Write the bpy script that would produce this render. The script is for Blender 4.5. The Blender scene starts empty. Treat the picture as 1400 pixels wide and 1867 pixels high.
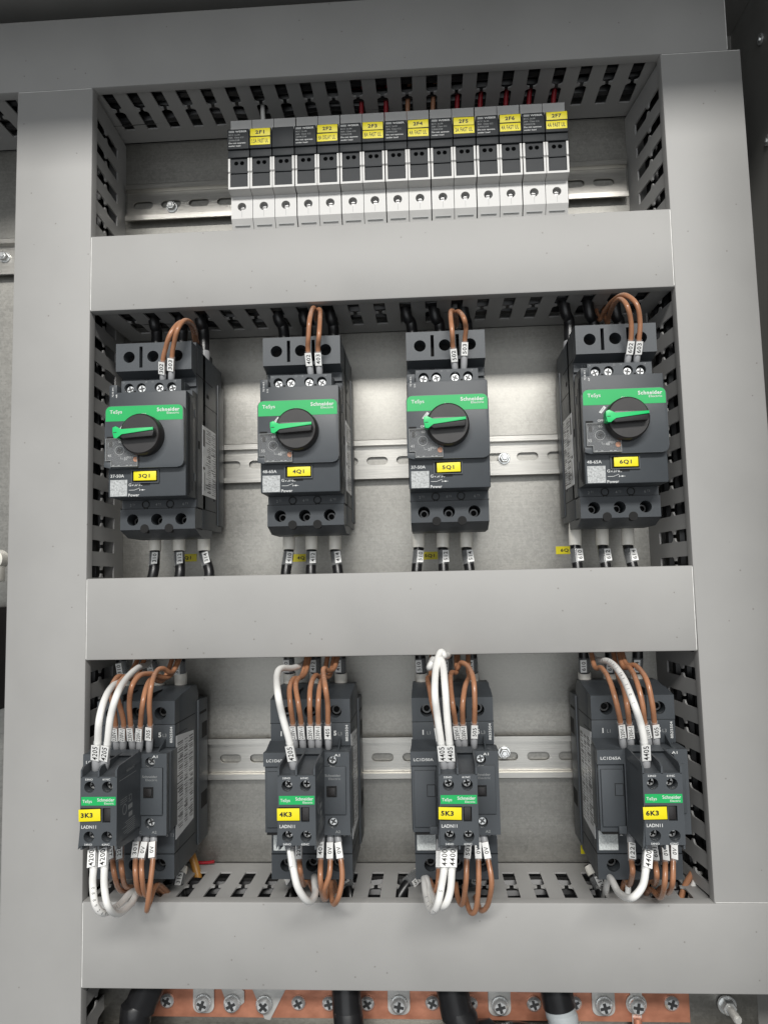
import bpy, bmesh, math, random
from mathutils import Vector, Matrix
from mathutils.geometry import tessellate_polygon
random.seed(4)
SC = bpy.context.scene
COL = SC.collection
MM = 0.001

# ------------------------------------------------------------------ camera
# working coordinates are millimetres: x to the right, z up, d out of the mounting plate
CAM = Vector((255.267, -6.592, 645.115)); PITCH, YAW, ROLL, FPX = 0.0893, -0.0583, -0.0213, 1409.83
def cam_basis():
    cp, sp, cy, sy = math.cos(PITCH), math.sin(PITCH), math.cos(YAW), math.sin(YAW)
    f = Vector((sy*cp, sp, -cy*cp)); r = Vector((cy, 0, sy)); u = Vector((-sy*sp, cp, cy*sp))
    cr, sr = math.cos(ROLL), math.sin(ROLL)
    return cr*r + sr*u, cr*u - sr*r, f
CR, CU, CF = cam_basis()
def W(x, z, d): return Vector((x, -d, z))*MM
cd = bpy.data.cameras.new('camera'); cam = bpy.data.objects.new('camera', cd); COL.objects.link(cam)
cd.sensor_fit = 'VERTICAL'; cd.sensor_height = 36; cd.lens = 36*FPX/1867; cd.clip_start = 0.01; cd.clip_end = 50
b = [Vector((v[0], -v[2], v[1])) for v in (CR, CU, -CF)]
m = Matrix((b[0], b[1], b[2])).transposed().to_4x4(); m.translation = W(*CAM); cam.matrix_world = m
SC.camera = cam

# ------------------------------------------------------------------ world, lamps, exposure
world = bpy.data.worlds.new('World'); SC.world = world; world.use_nodes = True
bg = world.node_tree.nodes['Background']; bg.inputs[0].default_value = (0.93, 0.96, 1.0, 1); bg.inputs[1].default_value = 0.145
def area(name, loc, target, sx, sy, power, color):
    l = bpy.data.lights.new(name, 'AREA'); l.shape = 'RECTANGLE'; l.size = sx; l.size_y = sy; l.energy = power; l.color = color
    o = bpy.data.objects.new(name, l); COL.objects.link(o); o.location = W(*loc)
    o.rotation_euler = (W(*target) - W(*loc)).to_track_quat('-Z', 'Y').to_euler(); return o
area('ceiling_lamp', (380, 1790, 2950), (230, -50, 0), 2.4, 0.42, 114, (1.0, 0.98, 0.945))
area('fill_lamp', (0, -100, 3200), (230, -50, 0), 3.2, 2.4, 27, (0.95, 0.98, 1.0))  # unseen fill, added in front to even out the light
SC.view_settings.view_transform = 'Standard'; SC.view_settings.look = 'None'
SC.view_settings.exposure = 0.12; SC.view_settings.gamma = 1
SC.cycles.max_bounces = 8; SC.cycles.transparent_max_bounces = 12
SC.cycles.use_denoising = True

# ------------------------------------------------------------------ materials
MATS = {}
def mat(name, col, rough=0.5, metal=0.0, var=0.06, vscale=60, bump=0.0, bscale=900, alpha=1.0, spec=0.5, rvar=0.06, stretch=None, coat=0.0, dark=None):
    mt = bpy.data.materials.new(name); mt.use_nodes = True; nt = mt.node_tree; N = nt.nodes; L = nt.links
    p = N['Principled BSDF']; tc = N.new('ShaderNodeTexCoord'); src = tc.outputs['Object']
    if stretch:
        mp = N.new('ShaderNodeMapping'); mp.inputs['Scale'].default_value = stretch; L.new(src, mp.inputs[0]); src = mp.outputs[0]
    no = N.new('ShaderNodeTexNoise'); no.inputs['Scale'].default_value = vscale; no.inputs['Detail'].default_value = 5; L.new(src, no.inputs['Vector'])
    rp = N.new('ShaderNodeValToRGB'); c = Vector(col); lo = c*(1-var) if dark is None else Vector(dark); hi = c*(1+var)
    rp.color_ramp.elements[0].position = 0.3; rp.color_ramp.elements[1].position = 0.7
    rp.color_ramp.elements[0].color = (*lo, 1); rp.color_ramp.elements[1].color = (*hi, 1)
    L.new(no.outputs['Fac'], rp.inputs[0]); L.new(rp.outputs[0], p.inputs['Base Color'])
    mr = N.new('ShaderNodeMapRange'); mr.inputs['To Min'].default_value = max(0.02, rough-rvar); mr.inputs['To Max'].default_value = min(1, rough+rvar)
    L.new(no.outputs['Fac'], mr.inputs['Value']); L.new(mr.outputs[0], p.inputs['Roughness'])
    p.inputs['Metallic'].default_value = metal; p.inputs['Alpha'].default_value = alpha
    p.inputs['Specular IOR Level'].default_value = spec; p.inputs['Coat Weight'].default_value = coat
    if bump:
        n2 = N.new('ShaderNodeTexNoise'); n2.inputs['Scale'].default_value = bscale; n2.inputs['Detail'].default_value = 3; L.new(src, n2.inputs['Vector'])
        bp = N.new('ShaderNodeBump'); bp.inputs['Strength'].default_value = bump; bp.inputs['Distance'].default_value = 0.0004
        L.new(n2.outputs['Fac'], bp.inputs['Height']); L.new(bp.outputs[0], p.inputs['Normal'])
    MATS[name] = mt; return mt
def galvanized(name, base, rough):
    mt = bpy.data.materials.new(name); mt.use_nodes = True; nt = mt.node_tree; N = nt.nodes; L = nt.links; p = N['Principled BSDF']
    tc = N.new('ShaderNodeTexCoord')
    v = N.new('ShaderNodeTexVoronoi'); v.inputs['Scale'].default_value = 480; L.new(tc.outputs['Object'], v.inputs['Vector'])
    n1 = N.new('ShaderNodeTexNoise'); n1.inputs['Scale'].default_value = 700; n1.inputs['Detail'].default_value = 6; L.new(tc.outputs['Object'], n1.inputs['Vector'])
    n2 = N.new('ShaderNodeTexNoise'); n2.inputs['Scale'].default_value = 14; n2.inputs['Detail'].default_value = 3; L.new(tc.outputs['Object'], n2.inputs['Vector'])
    mp = N.new('ShaderNodeMapping'); mp.inputs['Scale'].default_value = (4, 1, 320); mp.inputs['Rotation'].default_value = (0, 0.4, 0); L.new(tc.outputs['Object'], mp.inputs[0])
    n3 = N.new('ShaderNodeTexNoise'); n3.inputs['Scale'].default_value = 3; n3.inputs['Detail'].default_value = 2; L.new(mp.outputs[0], n3.inputs['Vector'])
    sx = N.new('ShaderNodeSeparateColor'); L.new(v.outputs['Color'], sx.inputs[0])
    def mth(op, a, bb):
        q = N.new('ShaderNodeMath'); q.operation = op
        for i, s in enumerate((a, bb)):
            if isinstance(s, (int, float)): q.inputs[i].default_value = s
            else: L.new(s, q.inputs[i])
        return q.outputs[0]
    s = mth('MULTIPLY', sx.outputs[0], 0.16); s = mth('ADD', s, mth('MULTIPLY', n1.outputs['Fac'], 0.30))
    s = mth('ADD', s, mth('MULTIPLY', n2.outputs['Fac'], 0.42)); s = mth('ADD', s, mth('MULTIPLY', n3.outputs['Fac'], 0.22))
    rp = N.new('ShaderNodeValToRGB'); c = Vector(base)
    rp.color_ramp.elements[0].position = 0.3; rp.color_ramp.elements[1].position = 0.8
    rp.color_ramp.elements[0].color = (*(c*0.74), 1); rp.color_ramp.elements[1].color = (*(c*1.22), 1)
    L.new(s, rp.inputs[0]); L.new(rp.outputs[0], p.inputs['Base Color'])
    mr = N.new('ShaderNodeMapRange'); mr.inputs['To Min'].default_value = rough-0.1; mr.inputs['To Max'].default_value = rough+0.14
    L.new(s, mr.inputs['Value']); L.new(mr.outputs[0], p.inputs['Roughness']); p.inputs['Metallic'].default_value = 1.0
    bp = N.new('ShaderNodeBump'); bp.inputs['Strength'].default_value = 0.18; bp.inputs['Distance'].default_value = 0.0003
    L.new(n1.outputs['Fac'], bp.inputs['Height']); L.new(bp.outputs[0], p.inputs['Normal'])
    MATS[name] = mt; return mt
M_DUCT = mat('grey_pvc', (0.362, 0.358, 0.347), 0.50, var=0.06, vscale=13, bump=0.08, bscale=1500, spec=0.35, rvar=0.12)
def specks(mt, scale, size, dark, amount):
    nt = mt.node_tree; N = nt.nodes; L = nt.links; p = N['Principled BSDF']; src = p.inputs['Base Color'].links[0].from_socket
    tc = N.new('ShaderNodeTexCoord'); v = N.new('ShaderNodeTexVoronoi'); v.inputs['Scale'].default_value = scale; L.new(tc.outputs['Object'], v.inputs['Vector'])
    lt = N.new('ShaderNodeMath'); lt.operation = 'LESS_THAN'; lt.inputs[1].default_value = size; L.new(v.outputs['Distance'], lt.inputs[0])
    sc_ = N.new('ShaderNodeSeparateColor'); L.new(v.outputs['Color'], sc_.inputs[0])
    l2 = N.new('ShaderNodeMath'); l2.operation = 'LESS_THAN'; l2.inputs[1].default_value = amount; L.new(sc_.outputs[1], l2.inputs[0])
    mu = N.new('ShaderNodeMath'); mu.operation = 'MULTIPLY'; L.new(lt.outputs[0], mu.inputs[0]); L.new(l2.outputs[0], mu.inputs[1])
    m3 = N.new('ShaderNodeMath'); m3.operation = 'MULTIPLY'; m3.inputs[1].default_value = 0.55; L.new(mu.outputs[0], m3.inputs[0])
    mx = N.new('ShaderNodeMix'); mx.data_type = 'RGBA'; L.new(m3.outputs[0], mx.inputs['Factor']); L.new(src, mx.inputs['A']); mx.inputs['B'].default_value = (*dark, 1)
    L.new(mx.outputs['Result'], p.inputs['Base Color'])
specks(M_DUCT, 70, 0.045, (0.16, 0.15, 0.13), 0.4); specks(M_DUCT, 45, 0.04, (0.75, 0.75, 0.72), 0.25)
M_GLINT = mat('pvc_edge_glint', (0.72, 0.715, 0.69), 0.5, var=0.12, vscale=200)  # pale colour for the edge glint painted on the duct covers
M_DUCTW = mat('grey_pvc_wall', (0.39, 0.387, 0.378), 0.48, var=0.03, vscale=20, bump=0.05)
M_GALV = galvanized('galvanized_plate', (0.33, 0.322, 0.298), 0.41)
M_RAIL = mat('zinc_rail', (0.50, 0.485, 0.45), 0.30, metal=0.97, var=0.10, vscale=40, stretch=(1, 8, 30), bump=0.1)
M_PAINT = mat('dark_grey_paint', (0.27, 0.265, 0.25), 0.5, var=0.05, vscale=30, bump=0.1, bscale=700)
M_PLAST = mat('charcoal_plastic', (0.052, 0.059, 0.066), 0.42, spec=0.35, var=0.06, vscale=50, bump=0.12, bscale=2600)
M_PLAST2 = mat('slate_plastic', (0.068, 0.076, 0.084), 0.40, spec=0.35, var=0.05, vscale=50, bump=0.12, bscale=2600)
M_FUSEP = mat('fuse_carrier_plastic', (0.028, 0.031, 0.034), 0.5, spec=0.2, var=0.06, bump=0.1, bscale=2600)
M_BLACKP = mat('black_plastic', (0.020, 0.018, 0.018), 0.36, var=0.08, bump=0.08, bscale=2000)
M_HOLE = mat('dark_recess', (0.006, 0.006, 0.006), 0.8)
M_GREEN = mat('green_print', (0.004, 0.42, 0.105), 0.38, var=0.02)
M_GREENK = mat('green_plastic', (0.01, 0.55, 0.15), 0.32, var=0.03)
M_YEL = mat('yellow_label', (0.86, 0.74, 0.008), 0.4, var=0.02)
M_WHITE = mat('white_label', (0.90, 0.90, 0.88), 0.45, var=0.02)
M_PRINT = mat('white_print', (0.66, 0.67, 0.66), 0.5, var=0.02)
M_PRINTG = mat('grey_print', (0.28, 0.29, 0.29), 0.5, var=0.02)
M_INK = mat('black_ink', (0.012, 0.012, 0.012), 0.5)
M_BROWN = mat('brown_insulation', (0.40, 0.19, 0.103), 0.27, var=0.12, vscale=90)
M_WWIRE = mat('white_insulation', (0.90, 0.89, 0.86), 0.32, var=0.03, vscale=70)
M_BLACKW = mat('black_insulation', (0.012, 0.012, 0.013), 0.32, var=0.2)
M_RED = mat('red_insulation', (0.30, 0.007, 0.016), 0.45)
M_BLUE = mat('blue_insulation', (0.02, 0.03, 0.12), 0.4)
M_GY = mat('green_yellow_insulation', (0.05, 0.30, 0.03), 0.4)
M_YW = mat('yellow_insulation', (0.70, 0.50, 0.03), 0.4)
M_CREAM = mat('cream_sleeve', (0.93, 0.90, 0.82), 0.34, var=0.08, vscale=120)
M_GSLV = mat('grey_sleeve', (0.36, 0.365, 0.375), 0.4, var=0.06)
M_FWHITE = mat('pale_grey_plastic', (0.56, 0.555, 0.54), 0.45, var=0.03, vscale=80, bump=0.08)
M_COPPER = mat('copper', (0.68, 0.30, 0.19), 0.36, metal=0.55, var=0.16, vscale=70, bump=0.25, bscale=300, rvar=0.16, dark=(0.54, 0.22, 0.135), stretch=(1, 1, 1.3))
M_CHROME = mat('zinc_screw', (0.88, 0.89, 0.88), 0.26, metal=0.7, var=0.12, vscale=300)
M_TIN = mat('tinned_lug', (0.60, 0.59, 0.56), 0.38, metal=0.35, var=0.1, vscale=150, bump=0.2)
M_STICK = mat('silver_sticker', (0.66, 0.67, 0.68), 0.32, metal=0.0, var=0.04)
M_ORANGE = mat('orange_button', (0.78, 0.30, 0.12), 0.4)
M_CLEAR = mat('clear_sleeve', (0.75, 0.77, 0.78), 0.12, alpha=0.22)
M_WINDOW = mat('smoky_cover', (0.42, 0.42, 0.42), 0.08, alpha=0.12)
M_BOLTD = mat('dark_steel', (0.10, 0.10, 0.10), 0.3, metal=0.8)
M_PRINTG2 = mat('faint_print', (0.18, 0.18, 0.18), 0.5)
M_GREYC = mat('grey_cable', (0.40, 0.43, 0.44), 0.4)

# ------------------------------------------------------------------ mesh builder
_txt = {}
def text_mesh(s, bold, sp=1.0):
    k = (s, bold, sp)
    if k not in _txt:
        cu = bpy.data.curves.new('t', 'FONT'); cu.body = s; cu.offset = bold; cu.resolution_u = 3; cu.space_character = sp; cu.fill_mode = 'FRONT'
        o = bpy.data.objects.new('t', cu); COL.objects.link(o)
        dg = bpy.context.evaluated_depsgraph_get(); me = bpy.data.meshes.new_from_object(o.evaluated_get(dg))
        vs = [v.co.copy() for v in me.vertices]; fs = [tuple(p.vertices) for p in me.polygons]
        bpy.data.objects.remove(o); bpy.data.curves.remove(cu); bpy.data.meshes.remove(me)
        _txt[k] = (vs, fs)
    return _txt[k]
IDM = lambda a, b_, c: (a, b_, c)
class MB:
    def __init__(s, mp=None): s.bm = bmesh.new(); s.mp = mp or IDM
    def v(s, x, z, d): x, z, d = s.mp(x, z, d); return s.bm.verts.new((x*MM, -d*MM, z*MM))
    def f(s, vs, m=0, sm=False):
        try: f = s.bm.faces.new(vs)
        except ValueError: return
        f.material_index = m; f.smooth = sm; return f
    def box(s, x0, x1, z0, z1, d0, d1, m=0, bev=0.0):
        V = [s.v(x, z, d) for d in (d0, d1) for z in (z0, z1) for x in (x0, x1)]
        F = [s.f([V[i] for i in q], m) for q in ((0, 1, 3, 2), (4, 6, 7, 5), (0, 4, 5, 1), (2, 3, 7, 6), (0, 2, 6, 4), (1, 5, 7, 3))]
        if bev: s.bev(F, bev, m)
        return s
    def bev(s, F, bev, m):
        E = list({e for f in F for e in f.edges})
        r = bmesh.ops.bevel(s.bm, geom=E, offset=bev*MM, segments=2, profile=0.6, affect='EDGES', clamp_overlap=True)
        for f in r['faces']: f.material_index = m; f.smooth = False
    def prism(s, prof, x0, x1, m=0, bev=0.0):       # profile of (d, z), swept along x
        A = [s.v(x0, z, d) for d, z in prof]; B = [s.v(x1, z, d) for d, z in prof]; n = len(prof)
        F = [s.f(A, m), s.f(B[::-1], m)] + [s.f([A[i], A[(i+1) % n], B[(i+1) % n], B[i]], m) for i in range(n)]
        if bev: s.bev(F, bev, m)
        return s
    def poly(s, pts, d0, d1, m=0, bev=0.0, sm=False):         # outline of (x, z), swept along d
        A = [s.v(x, z, d0) for x, z in pts]; B = [s.v(x, z, d1) for x, z in pts]; n = len(pts)
        F = [s.f(A, m), s.f(B[::-1], m)] + [s.f([A[i], A[(i+1) % n], B[(i+1) % n], B[i]], m, sm) for i in range(n)]
        if bev: s.bev(F, bev, m)
        return s
    def plate(s, loops, d0, d1, m=0):               # outline and holes of (x, z), swept along d
        fl = [p for l in loops for p in l]; tri = tessellate_polygon([[Vector((p[0], p[1], 0)) for p in l] for l in loops])
        A = [s.v(p[0], p[1], d0) for p in fl]; B = [s.v(p[0], p[1], d1) for p in fl]
        for t in tri:
            s.f([A[i] for i in t], m); s.f([B[i] for i in t[::-1]], m)
        k = 0
        for l in loops:
            n = len(l)
            for i in range(n): s.f([A[k+i], A[k+(i+1) % n], B[k+(i+1) % n], B[k+i]], m, n > 11)
            k += n
        return s
    def cyl(s, x, z, r, d0, d1, m=0, n=24, r2=None, cap=0.0):
        r2 = r if r2 is None else r2; rings = [(r, d0), (r2, d1-cap)] + ([(r2-cap, d1)] if cap else [])
        R = [[s.v(x+q*math.cos(6.2832*i/n), z+q*math.sin(6.2832*i/n), d) for i in range(n)] for q, d in rings]
        for a, b_ in zip(R, R[1:]):
            for i in range(n): s.f([a[i], a[(i+1) % n], b_[(i+1) % n], b_[i]], m, True)
        s.f(R[0][::-1], m); s.f(R[-1], m); return s
    def ring(s, x, z, ro, ri, d0, d1, m=0, n=24): return s.plate([circ(x, z, ro, n), circ(x, z, ri, n)], d0, d1, m)
    def tube(s, P, r, m=0, n=12, taper=None):
        P = [Vector(p) for p in P]; T = [(P[min(i+1, len(P)-1)]-P[max(i-1, 0)]).normalized() for i in range(len(P))]
        u = T[0].orthogonal().normalized(); prev = None; first = None
        for i, (p, t) in enumerate(zip(P, T)):
            u = (u - t*u.dot(t)).normalized(); w = t.cross(u); rr = r if taper is None else taper[i]
            ringv = [s.v(*(p + (u*math.cos(6.2832*k/n) + w*math.sin(6.2832*k/n))*rr)) for k in range(n)]
            if prev:
                for k in range(n): s.f([prev[k], prev[(k+1) % n], ringv[(k+1) % n], ringv[k]], m, True)
            else: first = ringv
            prev = ringv
        s.f(first[::-1], m); s.f(prev, m); return s
    def text(s, t, x, z, d, cap, m=0, width=None, rot=0, bold=0.0, align='l', frame=None, th=0.0):
        vs, fs = text_mesh(t, min(bold, 0.02) if cap < 2.55 else bold, 1.14 if cap >= 2.6 else 1.02)
        if not vs: return s
        x0 = min(v.x for v in vs); x1 = max(v.x for v in vs); H = text_mesh('H', bold)[0]
        h0 = min(v.y for v in H); h1 = max(v.y for v in H); ky = cap/(h1-h0)
        kx = width/(x1-x0) if width else ky; ox = {'l': x0, 'c': (x0+x1)/2, 'r': x1}[align]
        c, sn = math.cos(rot), math.sin(rot); V = []
        for q in vs:
            a = (q.x-ox)*kx; bb = (q.y-(h0+h1)/2)*ky
            if frame: o, ex, ey = frame; pt = o + ex*a + ey*bb; V.append(s.v(*pt))
            else: V.append(s.v(x + a*c - bb*sn, z + a*sn + bb*c, d))
        for q in fs: s.f([V[i] for i in q], m)
        return s
    def build(s, name, mats, parent=None, recalc=True):
        if recalc: bmesh.ops.recalc_face_normals(s.bm, faces=s.bm.faces)
        me = bpy.data.meshes.new(name); s.bm.to_mesh(me); s.bm.free()
        for q in (mats if isinstance(mats, (list, tuple)) else [mats]): me.materials.append(q)
        me.set_sharp_from_angle(angle=math.radians(42))
        o = bpy.data.objects.new(name, me); COL.objects.link(o)
        if parent: o.parent = parent
        return o
_lr = random.Random(11)
def tilted(cx, cz, off, amp=0.022):                    # a map that sets a stuck-on label slightly askew
    a = _lr.uniform(-amp, amp); c, s_ = math.cos(a), math.sin(a); dx, dz = _lr.uniform(-0.25, 0.25), _lr.uniform(-0.2, 0.2)
    return lambda x, z, d: off(cx+dx+(x-cx)*c-(z-cz)*s_, cz+dz+(x-cx)*s_+(z-cz)*c, d)
def circ(x, z, r, n=24): return [(x+r*math.cos(6.2832*i/n), z+r*math.sin(6.2832*i/n)) for i in range(n)]
def rect(x0, x1, z0, z1): return [(x0, z0), (x1, z0), (x1, z1), (x0, z1)]
def rrect(x0, x1, z0, z1, r, corners='abcd', n=6):
    P = []
    for k, (cx, cz, key) in enumerate(((x1-r, z1-r, 'b'), (x0+r, z1-r, 'a'), (x0+r, z0+r, 'd'), (x1-r, z0+r, 'c'))):
        if key in corners: P += [(cx+r*math.cos(math.pi/2*(k+i/n)), cz+r*math.sin(math.pi/2*(k+i/n))) for i in range(n+1)]
        else: P.append((x1 if k in (0, 3) else x0, z1 if k in (0, 1) else z0))
    return P
def slot(x0, x1, z, h, n=8):
    return [(x1+h*math.cos(-math.pi/2+math.pi*i/n), z+h*math.sin(-math.pi/2+math.pi*i/n)) for i in range(n+1)] + \
           [(x0+h*math.cos(math.pi/2+math.pi*i/n), z+h*math.sin(math.pi/2+math.pi*i/n)) for i in range(n+1)]
def tag(o, label=None, cat=None, group=None, kind=None):
    for k, v_ in (('label', label), ('category', cat), ('group', group), ('kind', kind)):
        if v_: o[k] = v_
    return o
def thing(name, x, z, d, label, cat, group=None):
    o = bpy.data.objects.new(name, None); COL.objects.link(o); o.location = W(x, z, d); o.empty_display_size = 0.01
    return tag(o, label, cat, group)
def copy_tree(o, parent=None):
    c = o.copy(); COL.objects.link(c); c.parent = parent
    for ch in list(o.children): copy_tree(ch, c)
    return c
def at(u, v, d):                                     # the point at depth d that the lens shows at (u, v)
    r = CF*FPX + CR*(u-700) + CU*(933.5-v); q = CAM + r*((d-CAM[2])/r[2]); return Vector((q[0], q[1], d))
def spline(P, k=8):
    P = [Vector(p) for p in P]; Q = [P[0]*2-P[1]] + P + [P[-1]*2-P[-2]]; out = []
    for i in range(1, len(Q)-2):
        a, b_, c, e = Q[i-1:i+3]
        for j in range(k):
            t = j/k; out.append(0.5*((2*b_) + (c-a)*t + (2*a-5*b_+4*c-e)*t*t + (3*b_-a-3*c+e)*t**3))
    return out + [P[-1]]

# ------------------------------------------------------------------ setting: mounting plate and enclosure
o = MB().box(-420, 491, -520, 452, -2.5, 0, 0).build('mounting_plate', M_GALV)
tag(o, 'galvanized steel mounting plate behind the whole panel', 'mounting plate', kind='structure')
enc = thing('enclosure', 60, -520, 0, 'dark grey painted steel enclosure around the panel', 'enclosure')
enc_off = lambda x, z, d: (x-60, z+520, d)
MB(enc_off).box(-420, 530, -520, 462, -9, -5).build('back_wall', M_PAINT, enc)
MB(enc_off).box(-420, 527, 459, 462, -4.9, 315).build('roof', M_PAINT, enc)
w = MB(enc_off); w.box(527.3, 530, -520, 462, -4.9, 315); w.build('side_wall', M_PAINT, enc)
for zz, dd in ((414, 52), (380, 96), (330, 52), (250, 96)):
    s = MB(lambda x, z, d, zz=zz, dd=dd: (527-60-d, z+zz+520, x+dd))
    s.cyl(0, 0, 4.2, 0, 1.6, 0, 20, cap=0.4); s.cyl(0, 0, 1.6, 1.6, 2.4, 0, 6); s.build('bolt', M_CHROME, enc)
# small blemishes are left to the materials

# ------------------------------------------------------------------ wiring ducts
D = 82.0
def duct(name, label, t0, t1, s0, s1, vertical, slot0, lean0=(1.5, 1.5), lean1=(1.5, 1.5), slant=0.0, dfront=D, capends=True):
    """runs along s from s0 to s1, spans t0..t1 across; lean = inset of each wall at the back and at the front"""
    if vertical: mp = lambda s_, t_, d_: (t_ + slant*s_, s_, d_)
    else: mp = lambda s_, t_, d_: (s_, t_, d_)
    org = (mp((s0+s1)/2, (t0+t1)/2, 0)); t = thing(name, org[0], org[1], 0, label, 'wiring duct', 'grey slotted wiring ducts')
    M_ = lambda s_, t_, d_: tuple(a-b_ for a, b_ in zip(mp(s_, t_, d_), org))
    # base
    MB(M_).box(s0+1, s1-1, t0+max(lean0[0], 1.5), t1-max(lean1[0], 1.5), 0.2, 2.0).build('base', M_DUCTW, t)
    # cover: a folded profile with rounded shoulders
    pr = [(t0, dfront-9), (t0, dfront-1.2), (t0+0.35, dfront-0.35), (t0+1.2, dfront), (t1-1.2, dfront), (t1-0.35, dfront-0.35), (t1, dfront-1.2), (t1, dfront-9),
          (t1-1.2, dfront-9), (t1-1.2, dfront-2), (t1-2, dfront-1.5), (t0+2, dfront-1.5), (t0+1.2, dfront-2), (t0+1.2, dfront-9)]
    c = MB(M_); A = [c.v(s0, a, b_) for a, b_ in pr]; B = [c.v(s1, a, b_) for a, b_ in pr]; n = len(pr)
    for i in range(n): c.f([A[i], A[(i+1) % n], B[(i+1) % n], B[i]], 0, 0 < i < 6 and i != 3)
    for i in range(7):
        c.f([A[i], A[i+1], A[n-2-i], A[n-1-i]], 0); c.f([B[i], B[i+1], B[n-2-i], B[n-1-i]], 0)
    for e0, e1 in ((s0-0.02, s0+0.55), (s1-0.55, s1+0.02)):      # painted highlight along the sawn ends, as pale strips
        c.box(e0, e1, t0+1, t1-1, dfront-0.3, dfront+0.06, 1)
    c.build('cover', [M_DUCT, M_GLINT], t)
    # walls with finger slots
    for side, (l0, l1) in ((0, lean0), (1, lean1)):
        def WM(a, b_, c_, side=side, l0=l0, l1=l1):       # a along, b_ = depth, c_ = thickness
            ins = l0 + (l1-l0)*b_/76.0 + c_
            return M_(a, t0+ins if side == 0 else t1-ins, b_)
        wl = MB(WM); loops = [rect(s0+0.5, s1-0.5, 0.4, 79.5)]
        k = math.ceil((s0+6-slot0)/20); a = slot0+20*k
        while a < s1-6:
            hr = [(4.5, 21), (4.5, 44.2), (3.4, 46), (1.5, 46.8), (1.3, 48), (1.5, 49.2), (3.4, 50), (4.5, 51.8), (4.5, 72.2), (2.6, 75.2), (2.6, 77.8)]
            h = hr + [(-p, q) for p, q in hr[::-1]]
            loops.append([(a+p, q) for p, q in h]); a += 20
        # one panel per slot keeps the triangulation clean
        edges = sorted([sum(p[0] for p in l)/len(l) for l in loops[1:]]); cuts = [s0+0.5] + [(edges[i]+edges[i+1])/2 for i in range(len(edges)-1)] + [s1-0.5]
        for i in range(len(edges)): wl.plate([rect(cuts[i], cuts[i+1], 0.4, 79.5), loops[1:][i]], 0, 1.3)
        wl.build('slotted_wall', M_DUCTW, t)
    return t
duct('wiring_duct', 'horizontal grey duct along the top under the enclosure roof', 385.5, 445.1, -410, 488.2, False, 6.4, (1.6, 1.6), (1.6, 1.6), dfront=D+.3)
duct('wiring_duct', 'vertical grey duct down the left of the breakers and contactors', -61.2, 0, -515, 385.4, True, 5.5, (1.6, 1.6), (5.8, 1.6))
duct('wiring_duct', 'vertical grey duct down the right beside the enclosure wall', 441.1, 500.4, -230.7, 385.4, True, 2.5, (-6.5, 1.4), (1.6, 1.6), slant=-0.007)
duct('wiring_duct', 'horizontal grey duct between the fuse holders and the breakers', 204.3, 264, 0.3, 439.3, False, 1.0, dfront=D+.4)
duct('wiring_duct', 'horizontal grey duct between the breakers and the contactors', -60.1, 0, 0.3, 440.8, False, 8.5, dfront=D+.4)
duct('wiring_duct', 'horizontal grey duct below the contactors above the copper bar', -290.1, -230.8, 0.3, 525.5, False, 8.5, dfront=D+.4)

# ------------------------------------------------------------------ screws
def hexbolt(mb, x, z, d, r=5.2, m=0):
    mb.cyl(x, z, r*1.25, d, d+1.0, m, 24, cap=0.3); mb.cyl(x, z, r, d+1.0, d+5.0, m, 6, cap=0.7); mb.cyl(x, z, r*0.55, d+5.0, d+6.4, m, 14, cap=0.5)
def cross_screw(mb, x, z, d, r, m=0, mh=1, a=0.4, h=1.4):
    mb.cyl(x, z, r, d, d+h, m, 20, cap=h*0.45); w_ = r*0.20; l = r*0.66
    for k in range(2):
        c, s_ = math.cos(a+k*math.pi/2), math.sin(a+k*math.pi/2)
        mb.poly([(x+c*p-s_*q, z+s_*p+c*q) for p, q in ((-l, -w_), (l, -w_), (l, w_), (-l, w_))], d+h-0.2, d+h+0.05+0.03*k, mh)

# ------------------------------------------------------------------ DIN rails
def rail(label, zc, x0, x1, off, bolts):
    t = thing('din_rail', (x0+x1)/2, zc, 0, label, 'rail', 'zinc mounting rails'); X0, X1 = x0-(x0+x1)/2, x1-(x0+x1)/2
    r = MB()
    for sg in (-1, 1):
        lip = [(7.0, sg*13.0), (7.0, sg*16.2), (8.2, sg*16.8), (8.2, sg*12.2), (1.4, sg*12.2), (1.4, sg*12.9), (1.4+5.0, sg*13.0)]
        lip = [(0.3, sg*12.0), (1.6, sg*11.2), (8.3, sg*11.9), (8.3, sg*16.2), (7.6, sg*16.8), (7.2, sg*16.6), (7.2, sg*12.8), (0.3, sg*12.8)]
        r.prism(lip, X0, X1, 0)
    a = off - (x0+x1)/2 + 25*math.ceil((x0+10-off)/25)
    cuts = X0; 
    while a < X1-12:
        r.plate([rect(cuts, a+12.5, -11.6, 11.6), slot(a-5.5, a+5.5, -0.5, 3.4)], 1.9, 3.1); cuts = a+12.5; a += 25
    r.plate([rect(cuts, X1, -11.6, 11.6)], 1.9, 3.1)
    r.build('rail_profile', M_RAIL, t)
    for bx, bz in bolts:
        hb = MB(); hexbolt(hb, bx-(x0+x1)/2, bz-zc, 3.1, 4.0); hb.build('bolt', M_CHROME, t)
rail('zinc rail carrying the fuse holders at the top', 328.7, -3, 430, 11, [(37, 325)])
rail('zinc rail carrying the four breakers in the middle', 94.8, -3, 434, 213, [(318.7, 93)])
rail('zinc rail carrying the four contactors near the bottom', -148.5, -3, 436, 212.5, [(310.4, -145.7)])
p0 = at(0, 470, 8)
rail('zinc rail at the left edge beyond the vertical duct', p0[1]+1, -380, -66, -120, [(at(8, 468, 5)[0], at(8, 468, 5)[1])])

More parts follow.
